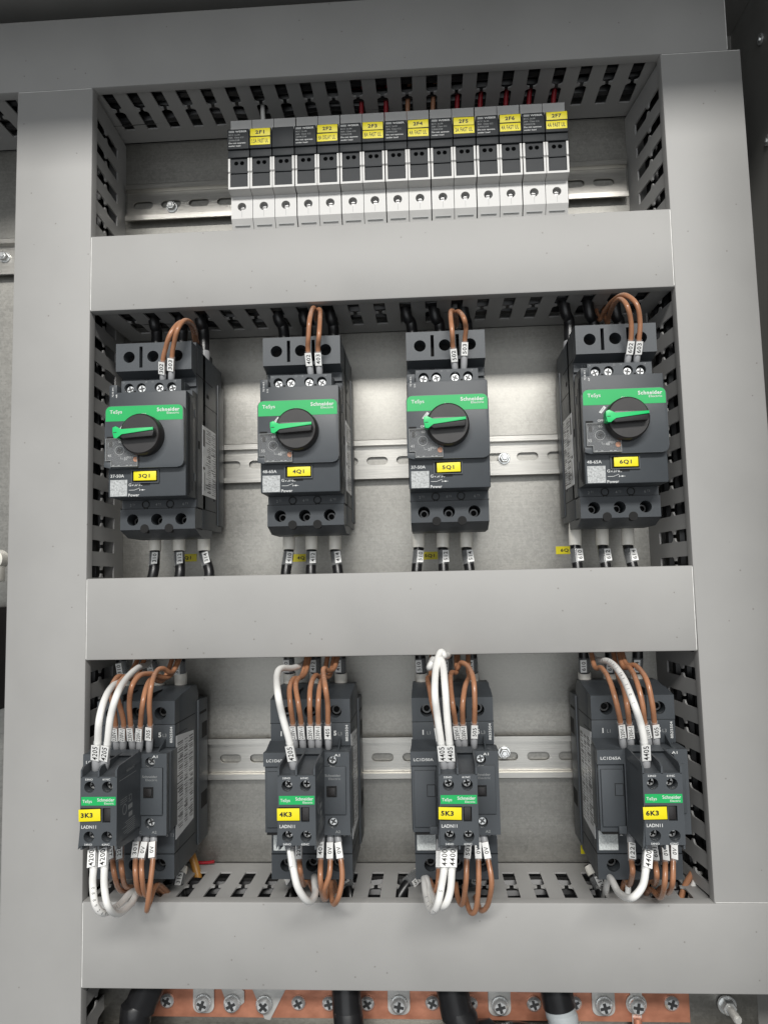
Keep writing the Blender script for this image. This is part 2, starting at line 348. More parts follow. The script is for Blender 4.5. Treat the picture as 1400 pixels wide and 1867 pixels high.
# ------------------------------------------------------------------ fuse holders
PITCH_F = 17.53; FX = 105.8; FZ = 262
def fuse_holder(x, poles, name, rating, label):
    t = thing('fuse_holder', x, FZ, 8, label, 'fuse holder', 'fuse holders on the top rail'); g = 0.22
    Wd = poles*PITCH_F
    def z_(v): return v-FZ
    body = MB()
    prof = [(0, z_(264)), (48, z_(264)), (54, z_(274)), (59, z_(280.5)), (59, z_(297.8)), (64.5, z_(300)), (64.5, z_(360)), (0, z_(364))]
    for k in range(poles):
        a, b_ = k*PITCH_F+(0.45 if k == 0 else g), (k+1)*PITCH_F-(0.45 if k == poles-1 else g)
        # lower white part: front plate with a screw hole
        body.prism([(0, z_(258)), (46, z_(258)), (50, z_(266)), (54, z_(279.5)), (54, z_(298)), (60, z_(300)), (60, z_(360.5)), (52, z_(363.5)), (0, z_(363.5))], a, b_, 0)
        body.plate([rect(a, b_, z_(280), z_(297.8)), circ((a+b_)/2, z_(289.6), 3.4, 20)], 54, 59, 0)
        body.prism([(50, z_(266)), (59, z_(280)), (54, z_(280))], a, b_, 0)
        body.prism([(54, z_(297.8)), (59, z_(297.8)), (68, z_(299.6)), (54, z_(299.6))], a, b_, 0)
        for q in (0, 1):                             # slits near the lower edge
            body.box((a+b_)/2-6, (a+b_)/2+6, z_(275.0-3.2*q), z_(275.5-3.2*q), 52.6-2.2*q, 56.9-2.0*q, 1)
        for xx in (a, b_-1.5):                       # raised frame round the carrier
            body.prism([(54, z_(299.6)), (68, z_(299.6)), (68, z_(312)), (66.8, z_(313)), (68, z_(314)), (68, z_(324.5)), (54, z_(324.5))], xx, xx+1.5, 0)
        body.box(a+1.5, b_-1.5, z_(299.6), z_(301.2), 54, 68, 0)
        body.box((a+b_)/2-.12, (a+b_)/2+.12, z_(281), z_(286), 59, 59.05, 1)
    body.build('housing', [M_FWHITE, M_PRINTG], t)
    for k in range(poles):
        a, b_ = k*PITCH_F+g, (k+1)*PITCH_F-g; c = (a+b_)/2
        cr = MB()
        cr.plate([rect(a+1.9, b_-1.9, z_(301.6), z_(325)), circ(c-2.3, z_(321.2), 1.7, 14), circ(c+2.3, z_(321.2), 1.7, 14)], 60.6, 66.6, 0)
        cr.box(a+1.9, b_-1.9, z_(312.6), z_(313.6), 66.6, 67.6, 0, 0.2)
        cr.box(a+0.15, b_-0.15, z_(325.1), z_(331.0), 60, 68.4, 0, 0.5)
        cr.box(a+0.05, b_-0.05, z_(331.1), z_(347.3), 60, 70, 0, 0.5)
        cr.build('fuse_carrier', [M_FUSEP], t)
        s = MB(); s.cyl(c, z_(289.6), 2.6, 54.05, 55.4, 0, 16, cap=0.9); s.box(c-2.2, c+2.2, z_(289.3), z_(289.9), 55.3, 55.45, 1); s.build('terminal_screw', [M_BOLTD, M_HOLE], t)
    pr = MB(); x0 = 1.5
    pr.box(x0, x0+4.4, z_(344.4), z_(346.0), 70.02, 70.06, 1); pr.text('WEBER', x0+5.2, z_(345.2), 70.06, 1.5, 0, width=9.0, bold=0.03)
    for i, q in enumerate(('BCC 2x38', '30A  Class CC', '2306238')): pr.text(q, x0, z_(342.6-2.2*i), 70.06, 1.15, 1, bold=0.01, width=(8.6, 11.8, 8.4)[i])
    pr.text('Do not operate', x0, z_(335.9), 70.06, 1.15, 0, bold=0.03, width=13.2); pr.text('under load', x0, z_(333.6), 70.06, 1.15, 0, bold=0.03, width=9.2)
    pr.build('printed_lettering', [M_PRINT, M_PRINTG], t)
    a = PITCH_F+0.9
    for i, (txt, cap, bd, wd) in enumerate(((name, 2.9, 0.04, 7.2), (rating, 3.3, 0.02, 13.2))):
        zz = z_(343.6-7.0*i); l = MB(tilted(a+7.8, zz, IDM, 0.015)); l.box(a, a+15.6, zz-3.1, zz+3.1, 70.0, 70.3, 0, 0.1)
        l.text(txt, a+7.6, zz, 70.36, cap, 1, width=wd, bold=bd, align='c'); l.build('name_label' if i == 0 else 'rating_label', [M_YEL, M_INK], t)
    if poles == 3: pass
    return t
xx = FX
for nm, rt, pl in (('2F1', '3.5A FAST UL', 3), ('2F2', '8A DELAY UL', 2), ('2F3', '8A FAST UL', 2), ('2F4', '4A FAST UL', 2), ('2F5', '2A FAST UL', 2), ('2F6', '4A FAST UL', 2), ('2F7', '4A FAST UL', 2)):
    fuse_holder(xx, pl, nm, rt, 'white and charcoal %s pole fuse holder with yellow label %s' % ('three' if pl == 3 else 'two', nm)); xx += pl*PITCH_F
for sx, px in ((-1, FX-1.6), (1, FX+15*PITCH_F+1.6)):
    e = MB().box(-1.2, 1.2, -15, 12, 0, 50, 0, 0.4).build('end_stop', M_BLACKP); e.location = W(px, 300, 3)
    tag(e, 'black end stop clamped at the %s end of the fuse holder row' % ('left' if sx < 0 else 'right'), 'end stop', 'rail end stops')

# ------------------------------------------------------------------ motor breakers
BW = 57.0
def breaker(x, name, amps, model, side, lot, dial, label):
    Z0 = 29.0; t = thing('motor_breaker', x, Z0, 0, label, 'motor breaker', 'motor protection breakers on the middle rail')
    OFF = lambda a, z, d: (a, z-Z0, d)
    B = MB(OFF)
    B.box(-0.9, BW+0.9, 41, 158, 9, 26, 0, 0.8); B.box(0, BW, 36, 172.5, 12, 66.4, 0, 0.8); B.box(0, BW, 51, 172.5, 60, 79.5, 0)
    B.box(0.6, BW-0.6, 35.8, 50.4, 60, 67, 0); B.box(2, BW-2, 37.5, 49.5, 66, 67.2, 1); B.box(0, BW, 50.4, 172.5, 79, 80, 0); B.plate([rect(0.3, BW-0.3, 35.2, 50.5)] + [circ(c, 42.6, 4.3) for c in (9.8, 27.9, 46.2)], 66.5, 85.2)
    B.prism([(85.2, 35.2), (70, 30.0), (40, 30.0), (40, 36), (74, 36)], 0.3, BW-0.3)
    B.box(4, 16, 172.3, 181, 25, 70, 0, 0.6); B.box(22.5, 34.5, 172.3, 181, 25, 70, 0, 0.6); B.box(41, 53, 172.3, 181, 25, 70, 0, 0.6)
    for c in (18.8, 37.2): B.cyl(c, 36.0, 3.2, 76, 85.6, 1, 20)
    B.box(0.4, BW-0.4, 51.0, 57.6, 79, 82.2, 0); B.box(0.4, BW-0.4, 143, 152.5, 79, 82.2, 0)
    B.box(0.2, BW-0.2, 57.2, 133.8, 78, 107, 0, 1.0)
    B.box(0.2, 6.0, 133, 139.3, 84, 107, 0, 0.5)
    B.box(6.6, 51.2, 133.2, 143.6, 78, 92, 0); B.box(BW-5.5, BW-0.2, 133, 137.5, 78, 92, 0)
    for c in (18.6, 37.0):                          # keyhole partitions
        for z0, sg in ((54.2, 1), (146.2, -1)):
            B.ring(c, z0, 3.0, 2.3, 82.0, 82.5, 1); B.box(c-1.5, c-0.9, z0-4.2 if sg > 0 else z0+2, z0-2 if sg > 0 else z0+6.2, 82.0, 82.45, 1)
            B.box(c+0.9, c+1.5, z0-4.2 if sg > 0 else z0+2, z0-2 if sg > 0 else z0+6.2, 82.0, 82.45, 1)
    for sx in (0, 1):                               # side details: seams and latch windows
        xa, xb = ((-0.12, 0.05) if sx == 0 else (BW-0.05, BW+0.12))
        B.box(xa, xb, 58, 133, 101.2, 102.6, 1); B.box(xa, xb, 60, 131, 97.6, 98.6, 1); B.box(xa, xb, 62, 128, 92.4, 92.9, 1)
        B.box(xa, xb, 57, 172, 82.6, 83.2, 1); B.box(xa, xb, 51, 51.6, 30, 84, 1); B.box(xa, xb, 152, 152.6, 40, 84, 1); B.box(xa, xb, 120, 126, 60, 64, 1)
        B.box(xa, xb, 140, 143, 50, 56, 1); B.box(xa, xb, 96, 102, 74, 78, 1); B.box(xa, xb, 60, 72, 34, 37, 1); B.box(xa, xb, 133, 133.5, 24, 60, 1)
        xa, xb = ((-0.3, 0.1) if sx == 0 else (BW-0.1, BW+0.3))
        B.box(xa, xb, 70, 76, 85, 87, 2); B.box(xa, xb, 118, 124, 85, 87, 2)
    B.build('body', [M_PLAST, M_HOLE, M_PLAST2], t)
    T = MB(OFF); T.box(0.2, BW-0.2, 153, 173.2, 70, 84); T.box(2, BW-2, 154, 172, 83, 84.15, 1); T.plate([rect(0, BW, 152.6, 173.6)] + [circ(c, 163.2, 4.3) for c in (10.0, 28.0, 46.2)] + [rect(17.8, 20.2, 155, 171), rect(36.0, 38.4, 155, 171)], 84, 95.2)
    T.prism([(84, 152.7), (95.2, 152.7), (82, 149.6), (80, 152)], 0, BW); T.build('terminal_cover', [M_PLAST2, M_HOLE], t)
    A = MB(OFF); sc = (12.1, 21.2, 34.6, 43.8)
    A.plate([rect(6.4, 51.0, 133.9, 143.8)] + [circ(c, 138.4, 3.5, 20) for c in sc], 92, 100.2)
    for c in (16.6, 39.2): A.box(c-0.8, c+0.8, 134.9, 136.4, 100.1, 100.3, 1)
    A.build('auxiliary_terminal', [M_PLAST2, M_HOLE], t)
    for i, c in enumerate(sc):
        s = MB(OFF); cross_screw(s, c, 138.0, 96.6 if i % 3 else 95.4, 3.2, a=random.random()*1.5, h=1.6); s.build('terminal_screw', [M_CHROME, M_BOLTD], t)
    for c in (9.8, 27.9, 46.2):
        s = MB(OFF); s.ring(c, 42.0, 3.0, 2.1, 67.3, 74, 0, 20); s.cyl(c, 42.0, 2.1, 67.3, 70, 1, 6); s.build('clamp_screw', [M_BOLTD, M_HOLE], t)
    # front cover, with green band wrapped round the dial opening
    C = MB(OFF); C.poly(rrect(-0.6, BW-0.2, 77.4, 122.8, 4.5), 106.5, 112, 0, 0.5); C.build('front_cover', M_PLAST2, t)
    G = MB(OFF); G.poly(rrect(0.0, BW-1.0, 111.4, 122.2, 3.6, 'ab'), 112.02, 112.16); G.build('green_band', M_GREEN, t)
    kx, kz = 28.1, 100.2
    K = MB(OFF); K.cyl(kx, kz, 15.0, 112, 121, 0, 64, r2=14.5, cap=1.0)
    K.poly([(kx-15, kz-0.5), (kx-10, kz-4.2), (kx+11.5, kz-3.0), (kx+12.3, kz+0.3), (kx+11.5, kz+3.4), (kx-10, kz+3.8)], 121, 127, 0, 0.9)
    K.build('rotary_dial', M_BLACKP, t)
    P = MB(OFF); rt = math.radians(4); cc, ss = math.cos(rt), math.sin(rt)
    pts = [(-16.6, 0), (-16.4, 3.4), (-14, 4.2), (-10.2, 1.4), (12, 1.1), (12, -1.1), (-10.2, -1.6), (-13.6, -4.4), (-16.0, -4.0)]
    P.poly([(kx+p*cc-q*ss, kz+1.2+p*ss+q*cc) for p, q in pts], 126.2, 127.8, 0, 0.3)
    P.poly([(kx-16.4, kz-3.2), (kx-13.4, kz-3.6), (kx-13.4, kz+3.2), (kx-16.4, kz+3.6)], 119, 126.4, 0, 0.3)
    P.box(kx-15.9, kx-13.6, kz-0.35, kz+0.1, 127.8, 127.9, 1)
    P.build('dial_pointer', [M_GREENK, M_INK], t)
    # setting window
    Wn = MB(OFF); pl = [(1.0, 98.5), (20, 98.5), (24.4, 92), (24.4, 78.0), (5.0, 78.0), (5.0, 82.5), (1.0, 82.5)]
    Wn.poly(pl, 112.1, 112.3, 0)
    Wn.box(1.0, 6.2, 98.9, 100.4, 112.02, 112.2, 1); Wn.ring(10.4, 90.2, 3.4, 3.15, 112.35, 112.45, 2, 28); cross_screw(Wn, 10.4, 90.2, 112.3, 2.6, 0, 1, a=0.3, h=0.5)
    Wn.box(3.0, 5.1, 93.0, 96.8, 112.3, 113.3, 1, 0.2); Wn.ring(4.05, 94.9, 2.4, 2.1, 112.32, 112.4, 3, 4)
    Wn.text(dial[0], 9.6, 96.6, 112.5, 2.0, 2, bold=0.01); Wn.text(dial[1], 2.0, 86.6, 112.5, 2.0, 2, bold=0.01); Wn.text(dial[2], 13.8, 84.0, 112.5, 2.0, 2, bold=0.01)
    Wn.box(11.4, 13.4, 83.9, 84.1, 112.4, 112.5, 2); Wn.box(11.3, 11.5, 84.0, 85.6, 112.4, 112.5, 2)
    for k in range(14):
        a = math.radians(120+k*12); Wn.box(10.4+4.4*math.cos(a)-.12, 10.4+4.4*math.cos(a)+.12, 90.2+4.4*math.sin(a)-.12, 90.2+4.4*math.sin(a)+.12, 112.4, 112.46, 2)
    Wn.text('TEST', 15.6, 85.0, 112.5, 1.3, 2, bold=0.02, width=5.0)
    Wn.build('setting_panel', [M_PLAST2, M_HOLE, M_PRINT, M_PRINTG], t)
    b_ = MB(OFF); b_.cyl(22.4, 83.4, 1.9, 112.3, 113.2, 0, 20, cap=0.3); b_.build('test_button', M_ORANGE, t)
    wc = MB(OFF); wc.poly([(1.0, 98.5), (19.6, 98.5), (24.2, 91.6), (24.2, 78.2), (5.0, 78.2), (5.0, 82.5), (1.0, 82.5)], 114.0, 114.4, 0)
    wc.plate([[(1.0, 98.5), (19.6, 98.5), (24.2, 91.6), (24.2, 78.2), (5.0, 78.2), (5.0, 82.5), (1.0, 82.5)], [(1.3, 98.2), (19.4, 98.2), (23.9, 91.5), (23.9, 78.6), (5.3, 78.6), (5.3, 82.8), (1.3, 82.8)]], 112.3, 114.5, 1)
    for k in (6.2, 10, 16, 18.8): wc.box(k, k+1.6, 78.4, 79.3, 114.4, 114.6, 1)
    wc.build('clear_flap', [M_WINDOW, M_PRINTG], t)
    lt = MB(OFF); lt.poly([(-0.5, 78.4), (3.6, 77.2), (4.7, 77.4), (4.7, 81.8), (-0.5, 81.8)], 111.5, 113.6, 0, 0.4); lt.build('flap_latch', M_PLAST2, t)
    # name plate
    H = MB(OFF); H.plate([rect(17.4, 37.6, 66.9, 76.4), rect(18.3, 36.9, 67.6, 75.7)], 107, 108.6); H.box(24, 30.5, 65.6, 66.9, 107, 107.6, 1); H.box(18.3, 36.9, 67.6, 75.7, 107, 107.3, 1)
    H.build('label_holder', [M_PLAST2, M_HOLE], t)
    Y = MB(tilted(27.8, 71.9, OFF, 0.012)); Y.box(19.6, 36.0, 68.6, 75.2, 107.35, 109, 0, 0.3); Y.text(name, 27.4, 71.9, 109.06, 2.7, 1, width=8.2, bold=0.035, align='c'); Y.build('name_label', [M_YEL, M_INK], t)
    # printing
    p = MB(OFF); q = 107.12
    p.text(amps, 1.8, 72.6, q, 2.2, 0, width=10.0, bold=0.012); p.text(model, 15.2, 66.0, q, 2.0, 0, width=10.2, bold=0.012); p.text('Power', 15.0, 58.6, q, 2.0, 0, width=8.0, bold=0.02)
    p.box(15.4, 19.4, 62.0, 62.3, q, q+.05, 0); p.poly([(19.4, 62.0), (23.2, 63.4), (23.3, 63.7), (19.4, 62.3)], q, q+.05, 0); p.box(23, 27.4, 62.0, 62.25, q, q+.05, 0)
    p.box(23.2, 23.5, 61.5, 62.8, q, q+.06, 0); p.box(24.8, 26.0, 61.7, 62.6, q, q+.06, 0)
    p.text('TeSys', 3.0, 118.2, 112.3, 2.5, 0, width=9.0, bold=0.012); p.text('Schneider', 37.4, 119.0, 112.3, 2.7, 0, width=16.4, bold=0.03); p.text('Electric', 44.6, 116.4, 112.3, 1.6, 0, width=9.0, bold=0.008)
    p.text('ON', 27.6, 115.8, 112.3, 1.6, 0, width=3.6, align='c', bold=0.01); p.text('OFF', 9.2, 100.4, 112.3, 1.5, 0, width=4.0, bold=0.02)
    p.poly([(10.3, 106.2), (12.0, 105.3), (15.4, 109.4), (13.9, 110.7)], 112.2, 112.26, 0); p.text('TRIP', 12.9, 108.0, 112.32, 1.0, 1, width=3.6, rot=math.radians(50), align='c', bold=0.01)
    p.ring(27.4, 100.6, 16.9, 16.6, 112.02, 112.03, 2, 64) if False else None
    p.text(lot[0], 2.9, 130.4, q, 1.1, 0, rot=math.pi/2, width=7.0, bold=0.03); p.text(lot[1], 5.7, 129.6, q, 1.1, 0, rot=math.pi/2, width=2.6, bold=0.03)
    for s_, c in (('21', 8.0), ('22', 25.0), ('13', 29.8), ('14', 46.5)): p.text(s_, c, 142.6, 100.3, 1.2, 1, align='c')
    for s_, e_, c in (('1', 'L1', 6.2), ('3', 'L2', 25.2), ('5', 'L3', 44.0)):
        p.text(s_, c, 147.3, 82.35, 2.0, 1); p.text(e_, c+2.0, 147.6, 82.35, 1.4, 1)
    for s_, e_, c in (('2', 'T1', 7.4), ('4', 'T2', 27.0), ('6', 'T3', 47.4)):
        p.text(s_, c-1, 53.9, 82.35, 2.0, 1); p.text(e_, c+1.0, 54.3, 82.35, 1.4, 1)
    p.build('printed_lettering', [M_PRINT, M_PRINTG], t)
    sticker = MB(OFF); sticker.box(1.7, 14.2, 57.9, 69.7, 107.02, 107.2); sticker.build('blank_sticker', M_STICKP, t)
    # rating plate on the side that shows
    s = MB(lambda a, z, d: (BW+0.05+d if side > 0 else -0.05-d, z-Z0, a)); s.box(32, 68, 62, 116, 0, 0.25, 0)
    for (a0, a1) in ((33, 45), (46, 60)):
        z = 113.5
        while z > 64:
            wdt = random.uniform(0.4, 1.0)*(a1-a0); s.box(a0, a0+wdt, z, z+random.choice((0.35, 0.5, 0.9)), 0.25, 0.29, 1); z -= random.choice((1.3, 1.6, 2.0))
    s.box(61.5, 66.8, 100, 113, 0.25, 0.3, 1); s.box(61.5, 66.8, 82, 84, 0.25, 0.3, 1); s.box(61.5, 63, 66, 80, 0.25, 0.3, 1)
    s.build('rating_plate', [M_STICK, M_PRINTD], t)
    return t
M_PRINTD = mat('dark_print', (0.10, 0.10, 0.10), 0.5)
M_STICKP = mat('pale_sticker', (0.44, 0.455, 0.455), 0.5, var=0.35, vscale=900)
breaker(26.2, '3Q1', '37-50A', 'GV3P50', 1, ('7Q 25 20 6', '48'), ('50', '41', '37'), 'charcoal motor breaker with black dial and yellow label 3Q1')
breaker(136.6, '4Q1', '48-65A', 'GV3P65', 1, ('7Q 25 46 5', '112'), ('65', '55', '48'), 'charcoal motor breaker with black dial and yellow label 4Q1')
breaker(241.8, '5Q1', '37-50A', 'GV3P50', 1, ('7Q 26 20 6', '212'), ('50', '41', '37'), 'charcoal motor breaker with black dial and yellow label 5Q1')
breaker(363.4, '6Q1', '48-65A', 'GV3P65', -1, ('7Q 25 46 5', '47'), ('65', '55', '48'), 'charcoal motor breaker with black dial and yellow label 6Q1')

# ------------------------------------------------------------------ contactors
CW = 57.0
def contactor(x, name, model, side, label):
    Z0 = -213.0; t = thing('contactor', x, Z0, 0, label, 'contactor', 'contactors on the lower rail'); OFF = lambda a, z, d: (a, z-Z0, d)
    B = MB(OFF)
    B.box(-1.3, CW+1.3, -207.5, -97, 9, 34, 0, 1.0)
    B.prism([(30, -211.5), (77, -213), (77, -89.5), (68, -86.5), (50, -84), (36, -84), (30, -92)], 0, CW, 0, 0.8)
    B.box(2, CW-2, -104.5, -91, 76, 77.15, 1); B.box(2, CW-2, -211, -198, 76, 77.15, 1)
    B.plate([rect(0, CW, -105.8, -89.3)] + [circ(c, -98.0, 4.4) for c in (10.5, 28.5, 46.5)], 77, 88)
    B.prism([(77, -89.3), (88, -89.3), (68, -86.0)], 0, CW)
    B.plate([rect(0, CW, -213, -196.3)] + [circ(c, -203.5, 4.4) for c in (10.5, 28.5, 46.5)], 77, 88)
    B.box(0, CW, -122, -106.2, 77, 87.6, 0, 0.3); B.box(0, CW, -195.8, -178, 77, 87.6, 0, 0.3)
    B.prism([(87, -118), (104, -122.5), (104, -124), (87, -124)], -0.6, 20, 0)
    for a in (19.5, 30.5, 41.8, 50): B.prism([(87, -115.8), (90, -116.6), (104, -122.5), (87, -124)], a-0.5, a+0.5, 0)
    B.box(26, 32, -178.2, -170, 70, 90, 0)
    for c in (18.9, 37.9): B.box(c-0.4, c+0.4, -104, -84.6, 60, 88.3, 1)
    for sx in (0, 1):
        xa, xb = ((-0.12, 0.05) if sx == 0 else (CW-0.05, CW+0.12))
        B.box(xa, xb, -106.3, -105.7, 40, 88, 1); B.box(xa, xb, -196.3, -195.7, 40, 88, 1); B.box(xa, xb, -114, -113.6, 60, 84, 1)
        xa, xb = ((-1.42, -1.25) if sx == 0 else (CW+1.25, CW+1.42))
        B.box(xa, xb, -128, -116, 12, 26, 1); B.box(xa, xb, -182, -170, 12, 28, 1); B.box(xa, xb, -108.5, -106.5, 14, 32, 1)
    B.build('body', [M_PLAST, M_HOLE, M_PLAST2], t)
    F = MB(OFF)
    F.box(-1.2, CW+1.6, -176.2, -122.3, 86, 101, 0, 0.8)
    screws = ((23.0, -129.3), (35.2, -129.3), (46.2, -129.0), (46.2, -170.6))
    F.plate([rect(-1.2, CW+1.0, -131.5, -122.2)] + [circ(a, -128.0, 3.5, 20) for a, _ in screws[:3]], 101, 107.5)
    F.plate([rect(16.5, CW+1.0, -177, -162.5), circ(46.2, -168.8, 3.5, 20)], 101, 107.5)
    F.box(16.5, CW+1.0, -162.5, -131.5, 101, 107.5, 0)
    F.box(-0.6, 16.2, -176.0, -131.9, 101, 105.6, 0, 0.6); F.box(0.8, 15.2, -172.0, -135, 105.4, 107.6, 0, 0.6); F.box(9.5, 15.2, -152, -144, 107.5, 107.8, 1)
    F.box(9.9, 14.8, -151.6, -144.4, 107.6, 107.95, 0); F.box(10.8, 16, -176.3, -171.2, 105, 109, 0, 0.5)
    F.box(38.0, CW-1.5, -163.0, -131.4, 107.4, 109.4, 0, 0.5)
    F.box(0.6, 14, -177.4, -176.2, 88, 106, 1)
    F.build('coil_housing', [M_PLAST2, M_HOLE], t)
    for i, (a, z) in enumerate(screws):
        s = MB(OFF); cross_screw(s, a, z+1.2 if i < 3 else z+1.6, 102.5, 3.0, a=random.random()*1.5, h=1.5); s.build('coil_screw', [M_CHROME, M_BOLTD], t)
    for z in (-98.0, -203.5):
        for c in (10.5, 28.5, 46.5):
            s = MB(OFF); s.ring(c, z+0.3, 3.3, 2.2, 77.1, 80.5, 0, 20); s.cyl(c, z+0.3, 2.2, 77.1, 78.2, 1, 6); s.build('clamp_screw', [M_BOLTD, M_HOLE], t)
    b_ = MB(OFF); b_.plate([rect(42.4, 49.4, -151.4, -144.2), rect(43.2, 48.6, -150.6, -145.0)], 109.4, 109.8, 0); b_.box(43.4, 48.4, -150.4, -145.2, 109.45, 110.6, 1, 0.3); b_.build('indicator_button', [M_HOLE, M_BLACKP], t)
    p = MB(OFF); q = 107.6
    p.text(model, 1.0, -127.6, q, 2.0, 0, width=13.4, bold=0.035)
    p.text('13', 17.6, -124.2, q, 1.5, 1, width=2.4); p.text('NO', 24.4, -124.2, q, 1.5, 1, width=3.4); p.text('21', 30.2, -124.2, q, 1.5, 0, width=3.0, bold=0.02); p.text('NC', 37.0, -124.2, q, 1.5, 1, width=3.6)
    p.text('A1', 47.8, -124.2, q, 1.8, 0, width=3.8, bold=0.03); p.text('A2', 47.8, -174.8, q, 1.8, 1, width=3.4, bold=0.03); p.text('C', 39.0, -174.8, q, 1.6, 1)
    p.text('Schneider', 41.6, -137.2, 109.5, 1.6, 1, width=10.6, bold=0.01); p.text('Electric', 44.0, -139.4, 109.5, 1.5, 1, width=8.2, bold=0.0)
    for s_, e_, c in (('1', 'L1', 7.2), ('3', 'L2', 26.0), ('5', 'L3', 45.0)): p.text(s_, c, -113.2, 87.75, 3.4, 0, bold=0.04); p.text(e_, c+3.2, -113.6, 87.75, 2.2, 1)
    for s_, e_, c in (('2', 'T1', 15.8), ('4', 'T2', 32.0), ('6', 'T3', 50.6)): p.text(s_, c, -182.6, 87.75, 3.0, 0 if s_ == '2' else 1, bold=0.03); p.text(e_, c+3.2, -183.0, 87.75, 2.0, 1)
    p.text('8B25504', 54.4, -113.2, 87.75, 1.8, 0, width=11.4, rot=math.pi/2, align='c', bold=0.01)
    p.build('printed_lettering', [M_PRINT, M_PRINTG], t)
    s = MB(OFF); s.box(1.4, 14.4, -193.6, -180.6, 87.65, 87.85); s.build('blank_sticker', M_STICKQ, t)
    s = MB(lambda a, z, d: (CW+0.05+d if side > 0 else -0.05-d, z-Z0, a)); s.poly([(44, -118), (85, -114.5), (85, -187), (44, -184)][::1], 0, 0.25, 0)
    for (a0, a1) in ((46, 57), (59, 68), (70, 83)):
        z = -121.0
        while z > -182:
            s.box(a0, a0+random.uniform(0.5, 1.0)*(a1-a0), z, z+random.choice((0.35, 0.6, 0.9)), 0.25, 0.29, 1); z -= random.choice((1.2, 1.6, 2.1))
    s.build('rating_plate', [M_STICK, M_PRINTD], t)
    return t
M_STICKQ = mat('white_sticker', (0.62, 0.65, 0.64), 0.5, var=0.25, vscale=900)
CX = {'3K3': 12.0, '4K3': 138.6, '5K3': 239.4, '6K3': 364.2}
contactor(CX['3K3'], '3K3', 'LC1D50A', 1, 'charcoal contactor behind the auxiliary block labelled 3K3, under breaker 3Q1')
contactor(CX['4K3'], '4K3', 'LC1D65A', 1, 'charcoal contactor behind the auxiliary block labelled 4K3, under breaker 4Q1')
contactor(CX['5K3'], '5K3', 'LC1D50A', 1, 'charcoal contactor behind the auxiliary block labelled 5K3, under breaker 5Q1')
contactor(CX['6K3'], '6K3', 'LC1D65A', -1, 'charcoal contactor behind the auxiliary block labelled 6K3, under breaker 6Q1')

